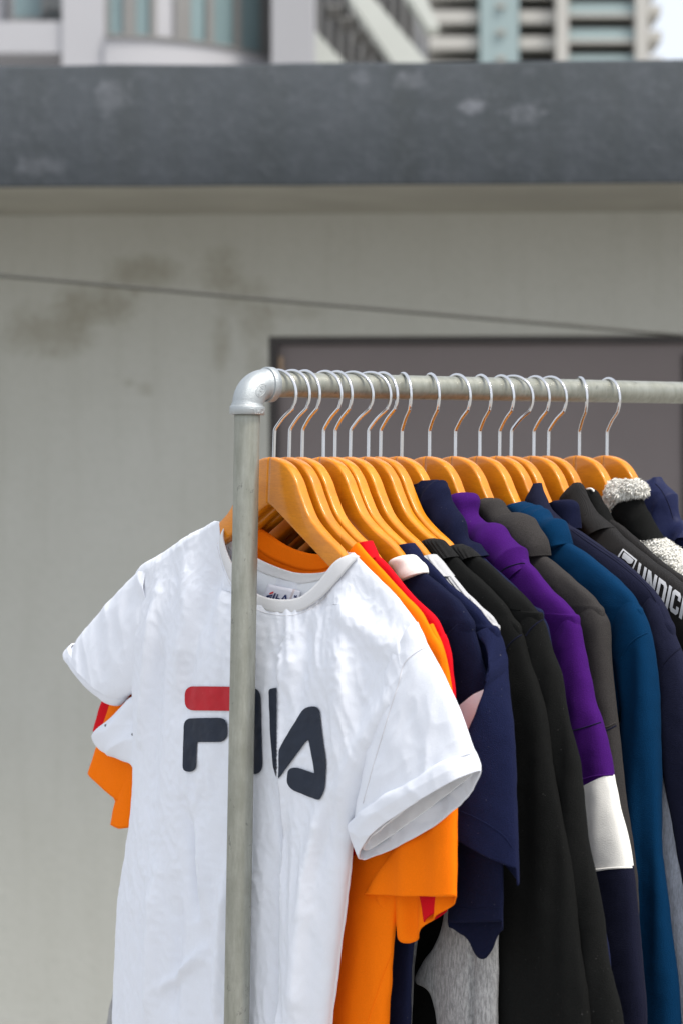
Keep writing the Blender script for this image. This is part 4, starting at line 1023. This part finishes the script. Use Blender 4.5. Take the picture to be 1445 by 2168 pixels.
tube('sleeve', g, M['grey'], pts(S[5], [(500, 1330), (420, 1500), (340, 1700), (280, 1900), (262, 1990), (246, 2080), (230, 2168), (215, 2300)]), pts(S[5], [(560, 1450), (520, 1600), (460, 1800), (400, 1980), (370, 2060), (350, 2130), (330, 2200), (310, 2310)]), .010, .010, n=60, m=50, disp=cloth_disp(.002, 55), cap0=True)
# ---------------------------------------------------------------- two black sweatshirts
g = root_at(6, 'black_sweatshirt', 'black fleece sweatshirt next to the grey top, first of the two black ones', 'sweatshirt', GRP)
c = [(955, 1172), (970, 1184), (996, 1211), (1024, 1235), (1058, 1270), (1083, 1304), (1103, 1343)]
torso(6, g, M['black'], c, .17, seed=61, th=(.011, .013, .013))
band(6, g, M['black_rib'], [(918, 1139), (935, 1143), (948, 1156), (966, 1178)], [(899, 1158), (908, 1168), (918, 1178), (936, 1192)], .0135, .009, seed=62)
sl7 = hoodie_sleeves(6, g, M['black'], [(1062, 1276), (1085, 1309)], [(1103, 1345), (1115, 1390), (1134, 1450), (1159, 1566), (1185, 1708), (1205, 1831), (1225, 1996), (1245, 2168)], bf=.0150, bb=.0135, seed=63, fold=.004, wd=.135, wend=.13)
seam('seam', g, bvh_of(sl7 + [q for q in g.children if q.name.startswith('body')]), [(1103, 1344), (1090, 1352), (1075, 1366), (1064, 1384)], M['navy_dark'], .0008, 24)
g = root_at(7, 'black_sweatshirt', 'black fleece sweatshirt just ahead of the navy hood, second of the two black ones', 'sweatshirt', GRP)
c = [(1000, 1172), (1038, 1200), (1079, 1238), (1114, 1270), (1134, 1294), (1146, 1312)]
torso(7, g, M['black'], c, .17, seed=71, th=(.012, .014, .013))
band(7, g, M['black_rib'], [(974, 1151), (992, 1160), (1012, 1178)], [(961, 1165), (970, 1176), (984, 1192)], .0135, .009, seed=72)
sl8 = hoodie_sleeves(7, g, M['black'], [(1114, 1272), (1135, 1297)], [(1147, 1318), (1160, 1365), (1187, 1450), (1212, 1566), (1233, 1708), (1254, 1844), (1279, 1996), (1309, 2168)], bf=.0155, bb=.014, seed=73, fold=.004, wd=.105, wend=.10)
seam('seam', g, bvh_of(sl8 + [q for q in g.children if q.name.startswith('body')]), [(1147, 1312), (1135, 1320), (1122, 1332), (1112, 1346)], M['navy_dark'], .0008, 24)
# ---------------------------------------------------------------- hooded tops
def lumps(seed, amp=.005, fr=24, ru=.003):
    def f(P, t, th):
        u, w_, z = P[..., 0], P[..., 1], P[..., 2]
        q = u * .75 - z * .66      # along the neck line
        return amp * noise(q * fr * 1.5 + seed, (u * .66 + z * .75) * fr * .45, w_ * 14 + seed) * 1.2 + ru * 1.4 * ridged(q * fr * 1.7 + (u + z) * 9 + seed * 2, (u + z) * 9, w_ * 8) + .0006 * noise(u * 60, z * 60, w_ * 60)
    return f
g = root_at(8, 'navy_hooded_top', 'navy top with a bunched hood, squeezed between the black and purple sweatshirts', 'hoodie', GRP)
torso(8, g, M['navy_light'], [(945, 1112), (985, 1150), (1020, 1180), (1078, 1237), (1123, 1280), (1149, 1306)], .17, seed=81, th=(.012, .014, .013))
band(8, g, M['navy'], [(925, 1016), (945, 1034), (959, 1066), (974, 1096), (990, 1128), (1022, 1180)], [(880, 1032), (886, 1058), (903, 1092), (922, 1122), (944, 1152), (975, 1182)], [(0, .013), (.3, .019), (1, .015)], [(0, .010), (1, .012)], n=90, m=90, disp=lumps(1.3, .004, 22, .0035), name='hood')
hoodie_sleeves(8, g, M['navy_light'], [(1123, 1283), (1140, 1300)], [(1155, 1330), (1175, 1420), (1200, 1560), (1225, 1700), (1250, 1850), (1280, 2000), (1300, 2168)], seed=83)
g = root_at(9, 'purple_hoodie', 'purple hoodie with a white band and navy lower sleeve', 'hoodie', GRP)
torso(9, g, M['purple'], [(1075, 1146), (1105, 1180), (1129, 1206), (1160, 1244), (1191, 1275), (1212, 1298), (1223, 1320)], .17, seed=91, th=(.014, .016, .014))
band(9, g, M['purple'], [(984, 1050), (1003, 1058), (1014, 1088), (1046, 1116), (1074, 1140), (1096, 1172), (1118, 1200)], [(955, 1056), (968, 1088), (978, 1120), (1000, 1158), (1030, 1190), (1055, 1215), (1085, 1238)], [(0, .014), (.3, .020), (1, .016)], [(0, .010), (1, .012)], n=110, m=90, disp=lumps(4.1, .0045, 20, .004), name='hood')
def sp(P):
    def ring_at(y, x):
        z = uz(S[9], x, y)[1]; return int(np.argmin(np.abs(P[:, 0, 2] - z)))
    a, b_, e = ring_at(1639, 1295), ring_at(1837, 1335), len(P) - 1
    return [('sleeve', M['purple'], 0, a), ('sleeve_band', M['cream'], a, b_), ('lower_sleeve', M['navy_dark'], b_, e)]
o = hoodie_sleeves(9, g, M['purple'], [(1192, 1279), (1212, 1301)], [(1223, 1322), (1228, 1345), (1233, 1378), (1244, 1430), (1257, 1488), (1271, 1530), (1295, 1640), (1336, 1837), (1349, 1963), (1360, 2079), (1366, 2168)], seed=93, wd=.075, bf=.016, bb=.013, split=sp, n=240, drop=.10, fold=.0025)
pb = bvh_of(o)
seam('seam', g, pb, [(1208, 1548), (1235, 1541), (1271, 1529)], M['navy_dark'], .0007, 26)
seam('seam', g, pb, [(1226, 1652), (1260, 1643), (1296, 1640)], M['purple'], .0011, 26)
seam('seam', g, pb, [(1254, 1842), (1295, 1838), (1336, 1836)], M['cream'], .0011, 26)
pt = bvh_of([q for q in g.children if q.name.startswith(('body', 'hood'))]); seam('seam', g, pt, [(1056, 1212), (1075, 1200), (1100, 1193), (1110, 1193)], M['navy_dark'], .0007, 26)
g = root_at(10, 'charcoal_hoodie', 'charcoal grey hoodie with a thick folded hood, between purple and blue', 'hoodie', GRP)
torso(10, g, M['charcoal'], [(1120, 1150), (1147, 1173), (1185, 1203), (1231, 1243), (1262, 1275), (1278, 1305)], .17, seed=101, th=(.014, .016, .014))
band(10, g, M['charcoal'], [(1036, 1056), (1056, 1062), (1070, 1084), (1090, 1110)], [(1008, 1076), (1018, 1092), (1038, 1108), (1060, 1130)], [(0, .013), (1, .017)], .011, n=50, m=80, disp=lumps(7.3, .002, 20, .001), name='hood')
band(10, g, M['charcoal'], [(1075, 1084), (1110, 1092), (1134, 1118), (1149, 1150), (1150, 1176)], [(1026, 1104), (1050, 1128), (1072, 1146), (1092, 1166), (1112, 1184)], [(0, .015), (.4, .024), (1, .018)], [(0, .010), (1, .014)], n=80, m=90, disp=lumps(9.3, .0035, 18, .002), name='hood_fold', w_=-.002, cap1=True)
o = hoodie_sleeves(10, g, M['charcoal'], [(1235, 1250), (1263, 1279)], [(1279, 1308), (1284, 1330), (1287, 1370), (1293, 1450), (1302, 1536), (1316, 1649), (1331, 1798), (1338, 1900), (1350, 2168)], seed=103, bf=.0150, bb=.014, drop=.06, wd=.048, wend=.06)
pb = bvh_of(o)
seam('seam', g, pb, [(1272, 1548), (1286, 1545), (1303, 1536)], M['navy_dark'], .0008, 20); seam('seam', g, pb, [(1272, 1540), (1286, 1538), (1302, 1530)], M['charcoal'], .0010, 20)
g = root_at(11, 'blue_hoodie', 'petrol blue hoodie with its hood pushed back in a roll', 'hoodie', GRP)
torso(11, g, M['teal'], [(1160, 1122), (1202, 1148), (1246, 1179), (1293, 1219), (1326, 1250), (1348, 1278), (1361, 1306)], .17, seed=111, th=(.015, .017, .014))
band(11, g, M['teal'], [(1103, 1064), (1122, 1067), (1148, 1083), (1178, 1102), (1196, 1124), (1202, 1152)], [(1083, 1082), (1094, 1100), (1112, 1118), (1135, 1138), (1156, 1152), (1180, 1164)], [(0, .013), (.4, .020), (1, .017)], .011, n=80, m=90, disp=lumps(11.7, .004, 20, .003), name='hood', cap1=True)
o = hoodie_sleeves(11, g, M['teal'], [(1327, 1254), (1349, 1281)], [(1361, 1308), (1369, 1339), (1377, 1380), (1388, 1450), (1394, 1576), (1400, 1781), (1412, 1913), (1425, 2062), (1431, 2168)], seed=113, bf=.016, bb=.014, fold=.006, drop=.07, wd=.060, wend=.075)
pb = bvh_of(o + [q for q in g.children if q.name.startswith('body')])
seam('seam', g, pb, [(1369, 1339), (1345, 1352), (1325, 1372), (1313, 1395)], M['teal'], .0010, 30)
# ---------------------------------------------------------------- navy wool jacket
g = root_at(12, 'navy_wool_jacket', 'dark navy jacket with a pointed stand collar and topstitched shoulder', 'jacket', GRP)
cj = [(1180, 1100), (1216, 1121), (1262, 1151), (1308, 1185), (1354, 1222), (1380, 1248), (1398, 1274), (1414, 1307), (1428, 1343)]
tj = torso(12, g, M['denim_navy'], cj, .17, seed=121, th=(.015, .017, .014), hem=-.5)
torso(12, g, M['grey_light'], [(1340, 1330), (1372, 1400)], .17, seed=122, th=(.010, .014, .016), dipf=0, dipb=0, low=[(1420, 1500), (1450, 1700), (1470, 1850), (1490, 2000), (1500, 2168)], name='lower_panel')
band(12, g, M['denim_navy'], [(1141, 1023), (1150, 1045), (1163, 1078), (1188, 1104), (1216, 1124)], [(1135, 1026), (1117, 1062), (1130, 1086), (1156, 1110), (1190, 1136)], [(0, .006), (.3, .012), (1, .016)], [(0, .004), (1, .010)], n=60, m=70, disp=lumps(13.1, .001, 16, .001))
o = [tube('sleeve', g, M['denim_navy'], pts(S[12], [(1385, 1262), (1400, 1281), (1415, 1311), (1429, 1346), (1441, 1376), (1462, 1450), (1490, 1600), (1515, 1750), (1540, 1950), (1565, 2168), (1580, 2300)]), pts(S[12], [(1345, 1330), (1356, 1380), (1366, 1440), (1378, 1500), (1388, 1550), (1404, 1595), (1424, 1698), (1442, 1798), (1462, 1963), (1482, 2168), (1495, 2300)]),
     [(0, .010), (.12, .015), (1, .017)], [(0, .009), (1, .014)], n=150, m=72, p=2.5, disp=cloth_disp(.0014, 123, fold=.003), cap0=True)]
pj = bvh_of([tj])
seam('stitching', g, pj, [(1207, 1122), (1255, 1156), (1305, 1190), (1350, 1227), (1374, 1252), (1388, 1275)], M['navy_dark'], .0006, 50)
seam('stitching', g, pj, [(1212, 1121), (1260, 1153), (1308, 1187), (1352, 1224), (1377, 1249)], M['navy_dark'], .0005, 50)
seam('seam', g, bvh_of([tj] + o), [(1439, 1372), (1420, 1388), (1402, 1408)], M['navy_dark'], .0008, 30)
# ---------------------------------------------------------------- navy shirt with rounded collar
g = root_at(13, 'navy_collared_shirt', 'navy shirt with a small rounded collar, nearly hidden between two jackets', 'shirt', GRP)
torso(13, g, M['navy'], [(1190, 1112), (1236, 1150), (1284, 1184), (1322, 1214), (1362, 1250), (1384, 1282), (1400, 1318)], .17, seed=131, th=(.010, .012, .012))
band(13, g, M['navy'], [(1190, 1061), (1212, 1060), (1223, 1070), (1225, 1090), (1226, 1118)], [(1165, 1066), (1166, 1078), (1180, 1092), (1195, 1108), (1210, 1125)], [(0, .008), (1, .014)], .006, n=50, m=60, disp=lumps(14.2, .0012, 20, .001))
hoodie_sleeves(13, g, M['navy'], [(1384, 1288), (1396, 1315)], [(1404, 1340), (1420, 1420), (1436, 1600), (1460, 1900), (1475, 2168)], seed=133, bf=.012, bb=.012)
# ---------------------------------------------------------------- black jacket with lettering
g = root_at(14, 'black_track_jacket', 'black jacket with silver block lettering running down its shoulder', 'jacket', GRP)
tk = torso(14, g, M['black_smooth'], [(1262, 1088), (1293, 1114), (1323, 1144), (1370, 1179), (1445, 1240), (1480, 1275), (1500, 1310), (1515, 1350)], .19, seed=141, th=(.017, .021, .016), amp=.0006)
band(14, g, M['black_smooth'], [(1224, 1022), (1234, 1030), (1248, 1062), (1270, 1094), (1296, 1118)], [(1219, 1024), (1189, 1060), (1203, 1084), (1228, 1112), (1258, 1140)], [(0, .006), (.3, .014), (1, .020)], [(0, .005), (1, .010)], n=60, m=70, disp=lumps(15.1, .001, 16, .0008))
hoodie_sleeves(14, g, M['black_smooth'], [(1480, 1280), (1500, 1315)], [(1515, 1352), (1535, 1450), (1560, 1650), (1580, 1900), (1600, 2168)], seed=143, bf=.018, bb=.014)
kb = bvh_of([tk])
def shear(poly, o, ex, ey): return [(o[0] + x * ex[0] + y * ey[0], o[1] + x * ex[1] + y * ey[1]) for x, y in poly]
# badge: outlined box holding the two-bar emblem
bx0 = (1318, 1163)
lay('badge_frame', g, kb, [[(1318, 1162), (1348, 1186), (1336, 1214), (1334, 1213), (1344, 1187), (1318.5, 1166), (1308, 1183), (1303, 1186), (1309, 1174)]], M['ink_white'], .0006, 4)
lay('badge_bar', g, kb, [rr([(1320, 1169), (1341, 1186), (1336, 1194), (1329, 1193), (1322, 1185), (1315, 1181)], 3)], M['ink_white'], .0006, 4)
lay('badge_bar', g, kb, [rr([(1312, 1183), (1320, 1188), (1327, 1196), (1334, 1199), (1329, 1208), (1318, 1204), (1306, 1194)], 3)], M['ink_white'], .0006, 4)
# letters  U N D I C I : x along the shoulder, y down the sleeve side; local letter box 0..1
org, ex = np.array([1352., 1191.]), np.array([.80, .60])
def letter(x0, wdt, strokes, hgt=44, drop=0):
    ey = np.array([-.20, 1.0]) * hgt
    out = []
    for st_ in strokes: out.append([tuple(org + ex * (x0 + p[0] * wdt) + ey * p[1]) for p in st_])
    return out
U_ = [[(0, 0), (.3, 0), (.3, .78), (.7, .78), (.7, 0), (1, 0), (1, .9), (.85, 1), (.15, 1), (0, .9)]]
N1 = [[(0, 0), (.32, 0), (.70, .55), (.70, 0), (1, 0), (1, 1), (.72, 1), (.30, .42), (.30, 1), (0, 1)]]
D_ = [[(0, 0), (.75, 0), (1, .15), (1, .85), (.75, 1), (0, 1), (0, .82), (.62, .82), (.70, .75), (.70, .25), (.62, .18), (.3, .18), (.3, .80), (0, .80)]]
I_ = [[(0, 0), (1, 0), (1, 1), (0, 1)]]
C_ = [[(.2, 0), (.8, 0), (1, .12), (1, .36), (.70, .36), (.70, .2), (.32, .2), (.32, .8), (.70, .8), (.70, .62), (1, .62), (1, .88), (.8, 1), (.2, 1), (0, .86), (0, .14)]]
for x0, wdt, gl in ((0, 21, U_), (25, 24, N1), (53, 23, D_), (80, 7.5, I_), (91, 22, C_), (117, 7.5, I_)):
    lay('letter', g, kb, letter(x0, wdt, gl, 46), M['ink_white'], .0007, 4)
# ---------------------------------------------------------------- black jacket, white piping
g = root_at(15, 'black_jacket', 'plain black jacket with a fine white edge on its collar, behind the lettered one', 'jacket', GRP)
torso(15, g, M['black_smooth'], [(1285, 1095), (1318, 1118), (1357, 1151), (1400, 1187), (1445, 1222), (1490, 1262), (1515, 1300)], .18, seed=151, th=(.012, .014, .013))
band(15, g, M['black'], [(1250, 1034), (1263, 1046), (1280, 1078), (1296, 1110), (1315, 1125)], [(1237, 1040), (1240, 1060), (1255, 1090), (1270, 1112), (1290, 1130)], [(0, .008), (1, .013)], .008, n=50, m=60, disp=lumps(16.1, .001, 16, .001))
q = [Vector((a_[0], -.006, a_[1])) for a_ in [uz(S[15], x, y, -.006) for x, y in catmull([(1237, 1039), (1243, 1035.5), (1250, 1035), (1256, 1039)], 16)]]
pipe('piping', [list(v_) for v_ in q], .0013, M['cream'], g, 8)
hoodie_sleeves(15, g, M['black_smooth'], [(1490, 1265), (1508, 1290)], [(1518, 1310), (1535, 1420), (1560, 1700), (1590, 2168)], seed=153)
# ---------------------------------------------------------------- black coat with fleece collar
g = root_at(16, 'fleece_collar_coat', 'black coat with a fluffy off-white fleece collar and lapel', 'coat', GRP)
torso(16, g, M['black'], [(1330, 1090), (1362, 1120), (1395, 1150), (1440, 1190), (1490, 1235), (1525, 1280), (1535, 1310)], .19, seed=161, th=(.013, .017, .015))
c1_ = band(16, g, M['black'], [(1352, 1050), (1361, 1072), (1375, 1100), (1392, 1128), (1402, 1140)], [(1310, 1066), (1300, 1090), (1316, 1112), (1340, 1135), (1362, 1155)], [(0, .012), (1, .016)], .010, n=60, m=70, disp=lumps(17.1, .003, 18, .001), name='collar')
def fluff(P, t, th): return .0016 * noise(P[..., 0] * 90, P[..., 2] * 90, P[..., 1] * 90) + .001 * noise(P[..., 0] * 200, P[..., 2] * 200, P[..., 1] * 200)
f1 = band(16, g, M['sherpa'], [(1358, 1046), (1358, 1030), (1342, 1019), (1315, 1019), (1294, 1018)], [(1330, 1058), (1313, 1066), (1302, 1078), (1294, 1092), (1279, 1064)][::1], [(0, .010), (.5, .019), (1, .012)], .008, n=60, m=80, disp=fluff, name='fleece_collar', w_=-.006, cap1=True)
f2 = band(16, g, M['sherpa'], [(1376, 1138), (1388, 1140), (1410, 1151), (1432, 1172), (1460, 1198), (1495, 1235)], [(1360, 1156), (1374, 1166), (1400, 1186), (1425, 1205), (1450, 1228), (1480, 1262)], [(0, .014), (.5, .019), (1, .018)], .014, n=60, m=80, disp=fluff, name='fleece_lapel', w_=-.002, cap1=True)
def tufts(name, ob, root, count, ln, seed):
    me = ob.data; rs_ = np.random.RandomState(seed); V, F = [], []
    pl = me.polygons; ar = np.array([p.area for p in pl]); pr_ = ar / ar.sum(); pick = rs_.choice(len(pl), count, p=pr_)
    for j in pick:
        p = pl[j]; c_ = np.array(p.center); n_ = np.array(p.normal); r3 = rs_.randn(3); r3 -= n_ * (r3 @ n_); r3 /= np.linalg.norm(r3)
        sd = np.cross(n_, r3); l_ = ln * (.6 + .8 * rs_.rand()); wd = .0008 * (.7 + .6 * rs_.rand()); c_ = c_ + r3 * .0008 * rs_.randn()
        b = len(V); q1 = c_ + n_ * l_ * .5 + r3 * l_ * .25; q2 = c_ + n_ * l_ * .75 + r3 * l_ * .8 + np.array([0, 0, -l_ * .15])
        V += [c_ - sd * wd, c_ + sd * wd, q1 + sd * wd, q1 - sd * wd, q2]; F += [(b, b + 1, b + 2, b + 3), (b + 3, b + 2, b + 4)]
    m_ = bpy.data.meshes.new(name); m_.from_pydata([tuple(v_) for v_ in V], [], F); m_.update()
    o_ = link(name, m_, M['sherpa'], root); o_['kind'] = 'stuff'; return o_
tufts('fleece', f1, f1, 4200, .0038, 1); tufts('fleece', f2, f2, 5200, .0040, 2)
hoodie_sleeves(16, g, M['black'], [(1490, 1240), (1520, 1278)], [(1538, 1320), (1555, 1450), (1580, 1750), (1610, 2168)], seed=163)
# ---------------------------------------------------------------- navy raincoat
g = root_at(17, 'navy_raincoat', 'thin navy raincoat with a peaked hood, last garment on the rail', 'raincoat', GRP)
torso(17, g, M['nylon'], [(1365, 1085), (1405, 1100), (1445, 1125), (1490, 1170), (1530, 1215), (1550, 1250)], .19, seed=171, th=(.012, .016, .015), amp=.002)
band(17, g, M['nylon'], [(1392, 1014), (1412, 1036), (1429, 1066), (1440, 1096), (1455, 1115), (1475, 1140)], [(1388, 1015), (1366, 1034), (1360, 1075), (1360, 1110), (1372, 1140), (1395, 1170)], [(0, .004), (.25, .016), (1, .024)], [(0, .004), (1, .014)], n=90, m=110, disp=lumps(19.1, .004, 13, .005), name='hood')
pn = bvh_of([q for q in g.children if q.name.startswith(('hood',))])
seam('stitching', g, pn, [(1386, 1024), (1400, 1040), (1414, 1068), (1424, 1100)], M['navy_dark'], .0005, 30)
hoodie_sleeves(17, g, M['nylon'], [(1515, 1200), (1540, 1235)], [(1555, 1270), (1570, 1400), (1600, 1750), (1630, 2168)], seed=173, amp=.002)
